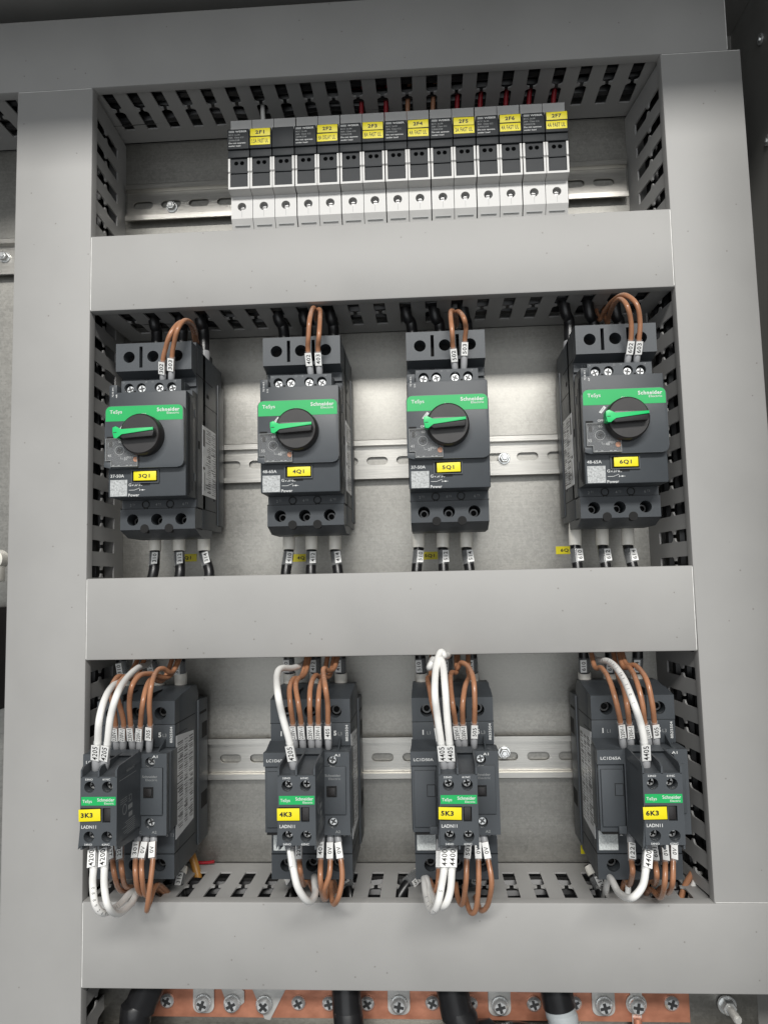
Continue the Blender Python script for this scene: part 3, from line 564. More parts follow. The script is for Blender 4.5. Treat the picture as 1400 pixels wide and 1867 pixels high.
# ------------------------------------------------------------------ auxiliary contact blocks
AW = 23.8
def aux_block(x, name, label):
    Z0 = -171.0; t = thing('auxiliary_contact_block', x, Z0, 108, label, 'contact block', 'auxiliary contact blocks clipped on the contactors')
    OFF = lambda a, z, d: (a, z-Z0, d-108)
    B = MB(OFF); cs = ((5.9, -133.6), (17.5, -133.6), (5.9, -164.4), (17.5, -164.4))
    B.box(0, AW, -170.0, -127.3, 108.1, 141, 0); B.box(1.5, AW-1.5, -168.5, -129, 140, 141.12, 1)
    B.plate([rrect(0, AW, -169.8, -127.2, 0.4)] + [circ(a, z, 3.45) for a, z in cs] + [rect(14.6, 19.8, -155.6, -146.6)], 141, 150)
    for a in (0, 11.2, AW-1.1): B.prism([(108.1, -127.6), (150, -127.6), (150, -123.2), (147, -121.2), (112, -119.5), (108.1, -121)], a, a+1.1, 0)
    B.prism([(108.1, -127.6), (120, -120.5), (108.1, -119)], 1.1, AW-1.1, 0); B.prism([(108.1, -127.6), (146, -127.6), (110, -121)], 1.1, AW-1.1, 0)
    for a in (0, 11.2, AW-1.1): B.prism([(112, -169.6), (149, -169.6), (149, -172.6), (112, -176)], a, a+1.1, 0)
    B.poly([(-1.6, -172.5), (0, -170), (0, -150), (-0.5, -160)], 112, 149, 0)
    B.build('housing', [M_PLAST2, M_HOLE], t)
    for a, z in cs:
        s = MB(OFF); cross_screw(s, a, z, 142.5, 2.9, a=random.random()*1.5, h=1.4); s.build('terminal_screw', [M_BOLTS, M_HOLE], t)
    g = MB(OFF); g.box(0.8, AW-0.6, -144.9, -139.6, 150.02, 150.25); g.build('green_band', M_GREEN, t)
    s = MB(OFF); s.box(15.0, 19.4, -155.2, -147.0, 141.2, 149.0, 0, 0.5); s.build('slide_indicator', M_BLACKP, t)
    y = MB(tilted(6, -150.7, OFF, 0.03)); y.box(-0.6, 13.6, -154.4, -147.0, 150.3, 150.8, 0, 0.15); y.text(name, 0.9, -150.6, 150.86, 2.9, 1, width=7.8, bold=0.045); y.build('name_label', [M_YEL, M_INK], t)
    h = MB(OFF); h.box(0.4, 14.0, -155.0, -146.4, 150.0, 150.2); h.build('label_holder', M_HOLE, t)
    p = MB(OFF); q = 150.12
    for s_, a, z in (('53NO', 5.6, -128.8), ('61NC', 17.0, -128.8), ('54NO', 5.6, -169.0), ('62NC', 17.0, -169.0)): p.text(s_, a, z, q, 1.25, 0, width=5.0, align='c', bold=0.04)
    p.text('LADN11', 1.0, -158.2, q, 2.0, 0, width=9.6, bold=0.02)
    p.text('TeSys', 1.6, -142.3, 150.32, 1.9, 0, width=6.2, bold=0.015); p.text('Schneider', 11.2, -141.4, 150.32, 2.1, 0, width=11.2, bold=0.035); p.text('Electric', 15.8, -143.6, 150.32, 1.3, 0, width=6.2, bold=0.01)
    p.build('printed_lettering', [M_PRINT], t)
    s = MB(lambda a, z, d: (AW+0.03+d, z-Z0, a-108)); R = random.Random(7)      # fine print on the right flank
    s.text('Schneider', 121, -127.0, 0.05, 2.0, 0, width=14, bold=0.02); s.box(118, 146, -131.2, -130.9, 0, .05)
    s.text('CE', 125, -146, 0.05, 4.5, 0, width=5.5); s.ring(137, -151, 3.4, 2.9, 0, .05); s.box(124, 131, -153, -150, 0, .05); s.box(124, 130, -158, -155, 0, .05)
    z = -160.0
    while z > -168: s.box(120, 120+R.uniform(12, 26), z, z+0.35, 0, .05); z -= 1.3
    z = -144.0
    for k in range(3): s.box(133, 144, z-k*1.3, z-k*1.3+0.3, 0, .05)
    s.build('side_lettering', [M_PRINTG], t)
    return t
M_BOLTS = mat('worn_steel', (0.42, 0.42, 0.41), 0.3, metal=0.9)
AX = {}
for k, off in (('3K3', 16.6), ('4K3', 17.2), ('5K3', 17.5), ('6K3', 17.2)):
    AX[k] = CX[k]+off; aux_block(AX[k], k, 'small charcoal auxiliary contact block with yellow label %s' % k)

# ------------------------------------------------------------------ wires
def marker(t, c, ax, txt, L_, wd, r, org, flip=False, side_off=0.0, capk=0.62):
    """clear sleeve with a printed card; c centre, ax unit vector along the wire"""
    ax = Vector(ax).normalized(); nrm = Vector((0, 0, 1)); ey = (nrm - ax*nrm.dot(ax)).normalized(); ex = ax.cross(ey)  # ey faces the viewer
    sl = MB(lambda a, z, d: (a-org[0], z-org[1], d-org[2]))
    P = [c-ax*(L_/2+0.8), c+ax*(L_/2+0.8)]; sl.tube(P, r+0.55, 0, 12)
    so = sl.build('marker_sleeve', M_CLEAR, t)
    cd_ = MB(lambda a, z, d: (a-org[0], z-org[1], d-org[2])); off = ey*(r+0.75) + ex*side_off
    vs = []
    for (a, b_) in ((-1, -1), (1, -1), (1, 1), (-1, 1)):
        for h in (0, 0.35): vs.append(cd_.v(*(c + off + ex*(a*wd/2) + ax*(b_*L_/2) + ey*h)))
    for q in ((1, 3, 5, 7), (0, 2, 4, 6), (0, 1, 3, 2), (2, 3, 5, 4), (4, 5, 7, 6), (6, 7, 1, 0)): cd_.f([vs[i] for i in q], 0)
    if txt:
        tx = -ax if flip else ax                         # reading direction
        if tx.dot(Vector((0, 1, 0))) < 0 and not flip: tx = -tx
        ty = -(tx.cross(ey)); ty = ey.cross(tx)
        cd_.text(txt, 0, 0, 0, wd*capk, 1, width=min(L_*0.9, wd*capk*(0.80*len(txt))), bold=0.012, align='c', frame=(c+off+ey*0.42, tx, ty))
    cd_.build('printed_card', [M_WHITE, M_INK], so)
def wire(name, label, cat, group, pts, r, m, ferrule=None, fm=None, fr=None, marks=(), n=12, k=8, pr_text=None, pr_rng=(0.2, 0.8)):
    org = Vector(pts[0]); t = thing(name, org[0], org[1], org[2], label, cat, group); OFF = lambda a, z, d: (a-org[0], z-org[1], d-org[2])
    w_ = MB(OFF); w_.tube(spline(pts, k), r, 0, n); w_.build('insulation', m, t)
    for a, b_ in (ferrule or ()):
        a, b_ = Vector(a), Vector(b_); f_ = MB(OFF)
        f_.tube([a, a.lerp(b_, 0.04), a.lerp(b_, 0.5), a.lerp(b_, 0.96), b_], fr, 0, 16, taper=[fr*0.8, fr*0.92, fr, fr, fr*0.93]); f_.build('ferrule', fm, t)
    if pr_text:
        S = spline(pts, 20); pm = MB(OFF); L = [0]
        for a, b_ in zip(S, S[1:]): L.append(L[-1]+(b_-a).length)
        tot = L[-1]; n_ = len(pr_text)
        for q, ch in enumerate(pr_text):
            tgt = tot*(pr_rng[0]+(pr_rng[1]-pr_rng[0])*q/n_)
            j = next(i_ for i_ in range(len(L)) if L[i_] >= tgt); j = min(max(j, 1), len(S)-1)
            if ch == ' ': continue
            tx = (S[j]-S[j-1]).normalized(); vd = (CAM-S[j]); nn = (vd-tx*vd.dot(tx)).normalized(); ty = nn.cross(tx)
            pm.text(ch, 0, 0, 0, r*0.8, 0, bold=0.0, align='c', frame=(S[j]+nn*(r+0.05), tx, ty))
        pm.build('printed_lettering', M_PRINTG2, t)
    for (c, ax, txt, L_, wd, flip, so) in marks: marker(t, Vector(c), ax, txt, L_, wd, r, org, flip, so)
    return t
def Zm(s, ox, oy): return lambda q: (ox+q[0]/s, oy+q[1]/s)
ZB = [Zm(3.591, 150, 540), Zm(3.59, 430, 540), Zm(3.59, 700, 540), Zm(3.456, 960, 520)]
ZC = [Zm(3.523, 130, 1170), Zm(3.523, 430, 1170), Zm(3.523, 700, 1170), Zm(3.522, 1000, 1170)]
def path(Zf, P, ds):
    L_ = [0]
    for a, b_ in zip(P, P[1:]): L_.append(L_[-1]+math.dist(a, b_))
    out = []
    for p, l in zip(P, L_):
        t = l/L_[-1]; d_ = ds[0]+(ds[1]-ds[0])*t*2 if t < 0.5 else ds[1]+(ds[2]-ds[1])*(t*2-1); out.append(at(*Zf(p), d_))
    return out
def control_wire(Zf, txt, mk, fe, P, ds, up, label, group, m, r, L_, wd, end=None, pr_text=None, pr_rng=(0.2, 0.8)):
    c = at(*Zf(mk), ds[0]); q0 = at(*Zf(fe), ds[0]-5); pp = path(Zf, P, (ds[0]+2, ds[1], ds[2]))
    pts = [q0.lerp(pp[0], 0.15)] + pp
    if end: pts.append(Vector((pts[-1][0]+end[0], end[1], end[2])))
    dr = (pp[0]-q0).normalized(); fl = 4.2; cw = q0.lerp(pp[0], (c-q0).dot(dr)/max((pp[0]-q0).length, 1e-3))
    f0 = q0-dr*4.0; f1 = cw-dr*(L_/2+0.4)
    off = c-cw
    wire('control_wire', label, 'wire', group, pts, r, m, [(f0, f1)], M_GSLV, r*1.35, [(cw, dr, txt, L_, wd, not up, 0)], pr_text=pr_text, pr_rng=pr_rng)
# jumpers on the breakers
G1 = 'brown control wires looping over the breakers'
BR = [('302', 0, (510, 465), (530, 530), [(530, 420), (545, 350), (575, 255), (630, 180), (690, 170), (725, 220), (748, 300)]),
      ('303', 0, (578, 445), (585, 530), [(590, 390), (600, 320), (625, 220), (670, 160), (720, 180), (745, 250), (756, 305)]),
      ('402', 1, (475, 412), (490, 500), [(472, 350), (476, 260), (484, 150), (505, 78), (526, 100), (530, 160)]),
      ('403', 1, (540, 410), (548, 495), [(538, 345), (545, 250), (551, 150), (552, 95), (538, 92), (526, 150)]),
      ('502', 2, (452, 385), (463, 465), [(450, 330), (445, 230), (436, 140), (438, 98), (460, 110), (478, 180)]),
      ('503', 2, (528, 343), (522, 460), [(528, 290), (535, 210), (520, 140), (488, 102), (470, 120), (474, 200)]),
      ('602', 3, (650, 392), (635, 470), [(655, 335), (655, 230), (630, 130), (588, 88), (548, 120), (515, 200), (505, 240)]),
      ('603', 3, (710, 392), (692, 465), [(706, 340), (712, 230), (690, 120), (615, 62), (540, 100), (480, 180), (455, 215)])]
for txt, i, mk, fe, P in BR:
    control_wire(ZB[i], txt, mk, fe, P, (103, 116, 48), True, 'brown wire with white tag %s, the %s arch over breaker %dQ1' % (txt, 'left' if txt[-1] == '2' else 'right', i+3), G1, M_BROWN, 1.75, 9.2, 4.6, end=(1.5, 214, 28))
# power cables from breaker to contactor through the duct
G2 = 'black power cables between breakers and contactors'
# per device: three (x at breaker foot), three (x at duct), contactor foot pixel and label pixel
PC = [((283, 327, 372), (279, 328, 382), (232, 292, 330), (222, 276, 330), ('310', '312', '314')),
      ((527, 568, 611), (521, 567, 617), (529, 576, 622), (527, 576, 621), ('410', '412', '414')),
      ((763, 807, 850), (759, 809, 857), (770, 815, 862), (766, 815, 860), ('510', '512', '514')),
      ((1047, 1097, 1143), (1054, 1106, 1156), (1066, 1111, 1158), (1064, 1112, 1162), ('610', '612', '614'))]
vt = [972, 970, 966, 962]
for i, (a, b_, c, e, nm) in enumerate(PC):
    for j in range(3):
        A = at(a[j], vt[i]-12, 33); A2 = at(a[j]+(0 if i < 3 else 1), vt[i]+33, 36); Bq = at(b_[j], 1050, 42)
        Cq = at(e[j], 1196, 42); C2 = at((c[j]+e[j])/2, 1226, 40); C3 = at(c[j], 1258, 37)
        pts = [A, A2, Bq, (Bq*0.6+Cq*0.4), (Bq*0.3+Cq*0.7), Cq, C2, C3]
        mA = A2.lerp(Bq, 0.36); mB = Cq.lerp(C2, 0.52 if i else 0.7)
        wire('power_cable', 'black cable tagged %s, %s of three linking breaker %dQ1 to contactor %dK3' % (nm[j], ('left', 'middle', 'right')[j], i+3, i+3), 'cable', G2, pts, 4.0, M_BLACKW,
             [(A, A2), (C3, C2)], M_CREAM, 4.9, [(mA, (mA-A2), nm[j], 9.5, 4.8, True, -2.0), (mB, (C2-Cq), nm[j], 9.5, 4.6, False, 1.5)], n=16)
# supply cables coming out of the duct above the breakers
G3 = 'black supply cables dropping into the breakers'
SP = [((285, 330, 372), ((282, 575), (330, 572), (366, 570)), '3Q1'), ((520, 560, 607), ((508, 565), (555, 566), (603, 562)), '4Q1'),
      ((753, 803, 850), ((741, 558), (793, 560), (846, 560)), '5Q1'), ((1038, 1083, 1128), ((1030, 552), (1074, 556), (1122, 556)), '6Q1')]
for i, (f_, tp, nm) in enumerate(SP):
    for j in range(3):
        a = at(f_[j], 660-6*i, 48); b_ = at((f_[j]+tp[j][0])/2+3, 606-6*i, 46); c = at(tp[j][0], tp[j][1]+16, 50); e = Vector((c[0]-2.5, 226, 52))
        wire('supply_cable', 'black supply cable entering the %s terminal of breaker %s from above' % (('left', 'middle', 'right')[j], nm), 'cable', G3, [a, b_, c, e], 4.4, M_BLACKW, n=16,
             ferrule=[(a, a.lerp(b_, 0.35))], fm=M_GSLV, fr=4.8)
# control wires on the contactors
G4, G5 = 'brown control wires on the contactors', 'white control wires on the contactors'
OR = ('first', 'second', 'third', 'fourth')
TB = {0: [('230V-1', (278, 590), (293, 670), [(285, 520), (275, 440), (262, 370), (258, 300), (300, 225), (380, 205)]),
          ('230V-1', (323, 590), (335, 675), [(338, 520), (318, 430), (296, 350), (300, 280), (350, 225), (420, 225)]),
          ('230V-1', (385, 590), (395, 665), [(382, 520), (375, 400), (390, 290), (440, 218), (510, 205), (640, 215)]),
          ('230V-1', (450, 595), (440, 680), [(447, 520), (460, 400), (485, 290), (520, 238), (600, 236)]),
          ('305', (512, 585), (503, 680), [(508, 520), (503, 400), (518, 270), (550, 190), (590, 172), (660, 185)])],
      1: [('230V-1', (376, 575), (380, 655), [(366, 520), (350, 400), (345, 300), (370, 240), (430, 205)]),
          ('230V-1', (428, 575), (432, 665), [(420, 520), (402, 400), (385, 290), (400, 240), (450, 190)]),
          ('230V-1', (480, 575), (487, 665), [(478, 510), (475, 400), (480, 290), (510, 218), (565, 210)]),
          ('230V-1', (532, 575), (532, 660), [(530, 510), (530, 400), (538, 300), (560, 235), (610, 200)]),
          ('405', (583, 575), (595, 655), [(592, 510), (590, 400), (575, 290), (562, 200), (568, 172), (600, 185), (640, 150)])],
      2: [('230V-1', (465, 575), (478, 660), [(457, 510), (440, 400), (426, 270), (432, 200), (470, 178)]),
          ('230V-1', (515, 575), (515, 660), [(505, 510), (505, 400), (520, 290), (545, 225), (540, 170)]),
          ('505', (577, 570), (577, 650), [(580, 510), (582, 380), (573, 240), (540, 160), (495, 135), (465, 165)]),
          ('', (345, 590), (360, 660), [(335, 510), (310, 400), (292, 300), (280, 235), (300, 200)])],
      3: [('230V-1', (445, 570), (475, 655), [(458, 510), (430, 380), (390, 250), (340, 170), (290, 150)]),
          ('230V-1', (518, 572), (525, 655), [(515, 520), (500, 400), (475, 290), (440, 200)]),
          ('230V-1', (632, 570), (640, 650), [(614, 510), (600, 400), (565, 260), (520, 170), (470, 145)]),
          ('605', (693, 565), (690, 650), [(676, 505), (660, 380), (625, 240), (560, 155), (490, 132)])]}
for i, L_ in TB.items():
    cnt = 0
    for txt, mk, fe, P in L_:
        K = '%dK3' % (i+3)
        if txt == '230V-1': lb = 'brown wire tagged 230V-1, %s from the left above contactor %s' % (OR[cnt], K); cnt += 1
        elif txt: lb = 'brown wire tagged %s rising from contactor %s' % (txt, K)
        else: lb = 'brown wire partly hidden behind the white wires above contactor %s' % K
        control_wire(ZC[i], txt, mk, fe, P, (107, 118, 72), True, lb, G4, M_BROWN, 1.8, 10.2, 4.4, end=(2, -48, 45))
TW = {0: [('4205', (160, 700), (165, 800), [(172, 640), (185, 480), (235, 330), (310, 250), (400, 205)], 'left'), ('4205', (217, 705), (217, 795), [(236, 640), (255, 480), (300, 330), (360, 232), (430, 168), (500, 130)], 'right')],
      1: [('4205', (365, 705), (374, 795), [(345, 640), (300, 480), (270, 330), (264, 220), (290, 172), (370, 168), (450, 125)], '')],
      2: [('4405', (370, 705), (382, 800), [(365, 640), (342, 480), (326, 330), (332, 180), (352, 90), (370, 66), (390, 95)], 'left'), ('4405', (428, 705), (430, 795), [(420, 640), (405, 480), (392, 300), (378, 150), (355, 110), (320, 125), (292, 165)], 'right')],
      3: [('4405', (605, 700), (620, 800), [(612, 640), (590, 530), (540, 380), (470, 220), (390, 130), (280, 100)], '')]}
for i, L_ in TW.items():
    for txt, mk, fe, P, sd in L_:
        K = '%dK3' % (i+3); lb = 'white wire tagged %s above auxiliary block %s' % (txt, K) + (', the %s one of two' % sd if sd else '')
        control_wire(ZC[i], txt, mk, fe, P, (142, 150, 50 if i != 2 else 112), True, lb, G5, M_WWIRE, 2.3, 11.2, 5.4, end=(2, -48, 45) if i != 2 else (4, -62, 60), pr_text='1015 AWG SINGLE WHITE UL' if i == 3 else None, pr_rng=(0.25, 0.95))
BB = {0: [('220', (265, 1350), (262, 1290), [(268, 1400), (280, 1500), (315, 1595), (385, 1600)]), ('220', (320, 1350), (325, 1290), [(322, 1400), (328, 1480), (350, 1570), (410, 1580)]),
          ('301', (402, 1340), (430, 1255), [(414, 1400), (415, 1500), (430, 1590), (465, 1620), (510, 1560)]), ('0V', (463, 1340), (487, 1255), [(455, 1400), (455, 1500), (468, 1600), (495, 1632), (540, 1570)]),
          ('0V', (512, 1340), (532, 1255), [(526, 1400), (510, 1550), (492, 1690), (488, 1728), (500, 1690), (560, 1560)])],
      1: [('220', (415, 1350), (410, 1290), [(408, 1400), (415, 1480), (435, 1560), (465, 1535)]), ('401', (545, 1340), (550, 1260), [(545, 1400), (545, 1550), (568, 1655), (600, 1600)]),
          ('0V', (602, 1345), (608, 1255), [(607, 1400), (600, 1500), (570, 1590), (580, 1650), (605, 1560)]), ('0V', (655, 1345), (655, 1255), [(675, 1400), (683, 1520), (660, 1640), (628, 1685), (612, 1600), (620, 1520)])],
      2: [('501', (535, 1345), (540, 1285), [(530, 1400), (525, 1550), (502, 1685), (472, 1640), (460, 1550)]), ('0V', (603, 1345), (600, 1270), [(605, 1400), (607, 1550), (590, 1715), (555, 1738), (525, 1650), (515, 1570)]),
          ('0V', (652, 1345), (640, 1255), [(668, 1400), (690, 1550), (665, 1690), (620, 1725), (590, 1640)]), ('', (352, 1400), (355, 1310), [(352, 1460), (345, 1560), (325, 1600), (285, 1520)])],
      3: [('1221', (555, 1350), (525, 1262), [(530, 1400), (537, 1480), (518, 1560), (488, 1535)]), ('601', (672, 1360), (665, 1290), [(680, 1400), (692, 1500), (680, 1555), (640, 1535)]),
          ('0V', (740, 1360), (735, 1290), [(745, 1400), (743, 1550), (715, 1642), (650, 1590)]), ('0V', (793, 1350), (795, 1290), [(797, 1400), (793, 1550), (765, 1612), (720, 1580)])]}
for i, L_ in BB.items():
    cnt = {}; tot = {}; idx = 0
    for q in L_: tot[q[0]] = tot.get(q[0], 0)+1
    for txt, mk, fe, P in L_:
        K = '%dK3' % (i+3); j = cnt.get(txt, 0); cnt[txt] = j+1
        pos = ('leftmost', 'second', 'third', 'fourth', 'rightmost')[idx] if idx < len(L_)-1 else 'rightmost'; idx += 1
        lb = ('brown wire tagged %s, the %s of the brown loops below contactor %s' % (txt, pos, K)) if txt else 'brown wire behind the white loops below contactor %s' % K
        control_wire(ZC[i], txt, mk, fe, P, (107, 116, 78), False, lb, G4, M_BROWN, 1.8, 10.2, 4.4, end=(2, -243, 48))
WB = {0: [('4200', (140, 1395), (150, 1325), [(145, 1450), (140, 1560), (158, 1690), (215, 1742), (310, 1690), (410, 1600)], 'left'), ('4200', (212, 1390), (222, 1325), [(215, 1450), (215, 1580), (240, 1700), (300, 1747), (380, 1690), (445, 1610)], 'right')],
      1: [('', (355, 1390), (348, 1320), [(368, 1450), (400, 1580), (465, 1668), (510, 1620), (508, 1510)], '')],
      2: [('4400', (388, 1395), (388, 1330), [(386, 1450), (370, 1560), (345, 1680), (312, 1728), (275, 1650), (258, 1520)], 'left'), ('4400', (442, 1395), (440, 1330), [(436, 1450), (425, 1600), (392, 1690), (345, 1690), (295, 1600), (272, 1520)], 'right')],
      3: [('4400', (630, 1395), (630, 1335), [(622, 1460), (600, 1570), (530, 1645), (450, 1612), (385, 1515)], '')]}
for i, L_ in WB.items():
    for txt, mk, fe, P, sd in L_:
        K = '%dK3' % (i+3); lb = 'white wire%s looping below auxiliary block %s' % ((' tagged '+txt) if txt else ' with a clear tag sleeve', K) + (', the %s one of two' % sd if sd else '')
        control_wire(ZC[i], txt, mk, fe, P, (142, 146, 84), False, lb, G5, M_WWIRE, 2.3, 11.2, 5.4 if txt else 2.0, end=(3, -243, 50), pr_text='0889260916001' if (i == 0 and sd == 'left') else ('5 STYLE' if (i == 2 and sd == 'left') else None), pr_rng=(0.16, 0.48))
# outgoing cables under the contactors
G6 = 'black outgoing cables under the contactors'
OC = [('315', 0, (715, 1440), (690, 1540), (700, 1640), 'right'), ('', 1, (340, 1500), (355, 1550), (350, 1640), 'left'), ('415', 1, (700, 1480), (715, 1545), (735, 1630), 'right'),
      ('511', 2, (240, 1470), (180, 1525), (110, 1620), 'left'), ('515', 2, (565, 1490), (555, 1550), (545, 1640), 'right'), ('611', 3, (260, 1430), (320, 1560), (345, 1650), 'left')]
for txt, i, a, b_, c, sd in OC:
    A, Bq, Cq = at(*ZC[i](a), 36), at(*ZC[i](b_), 44), at(*ZC[i](c), 50); Dq = Cq + (Cq-Bq)*0.8; Dq[1] = -250
    wire('outgoing_cable', 'black outgoing cable on the %s%s under contactor %dK3' % (sd, ' tagged '+txt if txt else '', i+3), 'cable', G6, [A, Bq, Cq, Dq], 4.2, M_BLACKW,
         [(A, A.lerp(Bq, 0.5))], M_CREAM, 4.5, [(Bq, Bq-A, txt, 9.5, 4.6, True, -1.5)], n=16)

# wires seen inside and around the ducts
def plain(name, label, cat, group, pts, r, m, n=10):
    o_ = MB(); org = Vector(pts[0]); o_.mp = lambda a, z, d: (a-org[0], z-org[1], d-org[2]); o_.tube(spline(pts, 6), r, 0, n)
    ob = o_.build(name, m); ob.location = W(*org); return tag(ob, label, cat, group)
G7 = 'single wires running inside the ducts'
def inside(z, d, x0, x1, amp, sd):
    R = random.Random(sd); return [Vector((x0+(x1-x0)*k/12, z+R.uniform(-amp, amp), d+R.uniform(-amp, amp))) for k in range(13)]
for (z, d, x0, x1, m, r, lb, sd) in (
        (398, 40, -380, 470, M_RED, 2.0, 'red wire lying low inside the top duct', 1), (404, 58, 20, 470, M_RED, 1.8, 'red wire near the front inside the top duct', 2),
        (402, 30, 200, 480, M_BROWN, 1.8, 'brown wire inside the right half of the top duct', 3), (412, 46, -380, 480, M_BLACKW, 3.6, 'black cable lying on the wires inside the top duct', 4),
        (400, 66, -380, 60, M_BLUE, 2.0, 'dark blue wire inside the left end of the top duct', 14),
        (222, 36, 10, 430, M_RED, 2.0, 'red wire inside the duct above the breakers', 5), (220, 56, 20, 425, M_BLUE, 2.0, 'dark blue wire inside the duct above the breakers', 6),
        (232, 44, 10, 430, M_BLACKW, 4.0, 'black cable inside the duct above the breakers', 7),
        (-248, 60, 300, 420, M_GY, 3.4, 'green earth wire inside the bottom duct seen through its slots', 8), (-252, 36, 10, 510, M_BLACKW, 4.2, 'black cable inside the bottom duct', 9),
        (-246, 30, 10, 120, M_BROWN, 1.8, 'brown wire inside the left end of the bottom duct', 12)):
    plain('duct_wire', lb, 'wire', G7, inside(z, d, x0, x1, 3, sd), r, m)
for (x, d, z0, z1, m, r, lb, sd) in ((-22, 40, -500, 380, M_BLACKW, 4, 'black cable running down inside the left vertical duct', 1), (-18, 58, -200, 380, M_RED, 1.8, 'red wire running down inside the left vertical duct', 2),
                                     (456, 44, -225, 380, M_BLACKW, 4, 'black cable running down inside the right vertical duct', 3), (460, 60, -225, 380, M_BROWN, 1.8, 'brown wire running down inside the right vertical duct', 4),
                                     (452, 28, -225, 100, M_WWIRE, 1.8, 'white wire running down inside the right vertical duct', 5)):
    R = random.Random(sd+30); plain('duct_wire', lb, 'wire', G7, [Vector((x+R.uniform(-4, 4), z0+(z1-z0)*k/14, d+R.uniform(-4, 4))) for k in range(15)], r, m)
G9 = 'black cables packed inside the ducts'
PK = [('h', 'top duct', -380, 480, ((392.5, 30), (393, 44), (393.5, 58), (392.6, 70))), ('h', 'duct above the breakers', 10, 430, ((211.5, 30), (211, 43), (212, 57), (211.3, 70))),
      ('h', 'bottom duct', 10, 510, ((-238.5, 28), (-239, 42), (-238.5, 70))), ('v', 'left vertical duct', -500, 378, ((-13.5, 28), (-12.5, 42), (-11.5, 56), (-10.5, 70))),
      ('v', 'right vertical duct', -224, 378, ((445, 26), (447.5, 40), (449.5, 55), (451, 70)))]
for kind, nm, a, b_, L_ in PK:
    for k, (q, d) in enumerate(L_):
        R = random.Random(k*7+len(nm)); n_ = 18; P = []
        for i in range(n_):
            s_ = a+(b_-a)*i/(n_-1); j1, j2 = R.uniform(-1.0, 1.0), R.uniform(-3, 3)
            P.append(Vector((s_, q+j1*(1 if kind == 'h' else 1), d+j2)) if kind == 'h' else Vector((q+j1-0.007*s_*(1 if 'right' in nm else 0), s_, d+j2)))
        sgn = -1 if nm == 'bottom duct' or 'left' in nm else 1
        P2 = [p + (Vector((0, 9.6*sgn, -5)) if kind == 'h' else Vector((9.6*sgn, 0, -5))) for p in P]
        plain('packed_cable', 'black cable in the second layer of the %s, %s' % (nm, ('deepest', 'third from the cover', 'second from the cover', 'nearest the cover')[k]), 'cable', G9, P2, 5.4, M_BLACKW, 8)
        plain('packed_cable', 'black cable packed in the %s, %s behind its slots' % (nm, ('deepest', 'third from the cover', 'second from the cover', 'nearest the cover')[k]), 'cable', G9, P, 4.6, M_BLACKW, 8)
G8 = 'thin wires rising from the fuse holders into the top duct'
for k, (x, m, q) in enumerate(((124.5, M_WWIRE, 'grey white wire'), (207.5, M_RED, 'red wire'), (228, M_RED, 'red wire'), (246, M_BROWN, 'brown wire'), (267, M_BROWN, 'brown wire'), (287, M_RED, 'red wire'), (306, M_RED, 'red wire'), (327, M_RED, 'red wire'), (346, M_RED, 'red wire'), (366, M_RED, 'red wire'))):
    a, b_, c = Vector((x-1, 356, 24)), Vector((x, 378, 30)), Vector((x+1, 392, 38))
    pos = ('above the 2F1 label', 'left of the 2F3 label', 'right above the 2F3 label', 'left above the 2F4 label', 'right above the 2F4 label', 'left above the 2F5 label', 'right of the 2F5 label', 'left above the 2F6 label', 'right of the 2F6 label', 'above the 2F7 label')[k]
    plain('fuse_wire', '%s rising into the top duct %s' % (q, pos), 'wire', G8, [a, b_, c, c+Vector((3, 12, 10))], 1.9, m)

# bits around contactors: mixed small wires near the bottom left and right
plain('loose_wire', 'ochre wire bundle end behind contactor 3K3 near its bottom right', 'wire', None, [at(345, 1545, 15), at(355, 1575, 18), at(362, 1602, 22), Vector((at(362, 1602, 22)[0]+3, -245, 30))], 3.2, mat('ochre_insulation', (0.42, 0.20, 0.04), 0.45))
plain('loose_wire', 'thin red wire tip lying beside contactor 3K3 near the bottom duct', 'wire', None, [at(358, 1573, 8), at(375, 1573, 8), at(391, 1571, 8)], 1.3, M_RED)
plain('loose_wire', 'short white wire behind the white loop under contactor 6K3', 'wire', None, [at(1143, 1595, 70), at(1144, 1610, 72), at(1144, 1628, 74), Vector((at(1144, 1628, 74)[0], -250, 60))], 2.0, M_WWIRE)
for k, (u0, v0, u1, v1, m, lb) in enumerate(((1262, 1590, 1240, 1640, M_BROWN, 'brown wire crossing the lower right duct corner'), (1275, 1590, 1258, 1640, M_WWIRE, 'pale wire crossing the lower right duct corner'))):
    plain('corner_wire', lb, 'wire', 'wires at the lower right duct corner', [at(u0, v0, 40), at((u0+u1)/2-3, (v0+v1)/2, 46), at(u1, v1, 52)], 2.2, m)

# ------------------------------------------------------------------ yellow location stickers on the plate
for txt, u, v, lb in (('3Q1', 341, 1017, 'half hidden yellow plate sticker behind the cables of breaker 3Q1'), ('4Q1', 552, 1017, 'yellow 4Q1 sticker on the plate behind the cables'), ('5Q1', 784, 1013, 'yellow 5Q1 sticker on the plate behind the cables'), ('6Q1', 1032, 1003, 'yellow 6Q1 sticker on the plate left of the cables'), ('6K3', 1078, 1549, 'yellow sticker on the plate beside the foot of contactor 6K3')):
    c = at(u, v, 0.3); y = MB(); y.box(-8.5, 8.5, -3.2, 3.2, -0.25, 0.15)
    y.text(txt, -0.5, 0, 0.22, 2.6, 1, width=8.4, bold=0.035, align='c'); ob = y.build('location_sticker', [M_YELD, M_INK]) if 'M_YELD' in globals() else y.build('location_sticker', [M_YEL, M_INK]); ob.location = W(*c)
    tag(ob, lb, 'sticker', 'yellow location stickers on the plate')

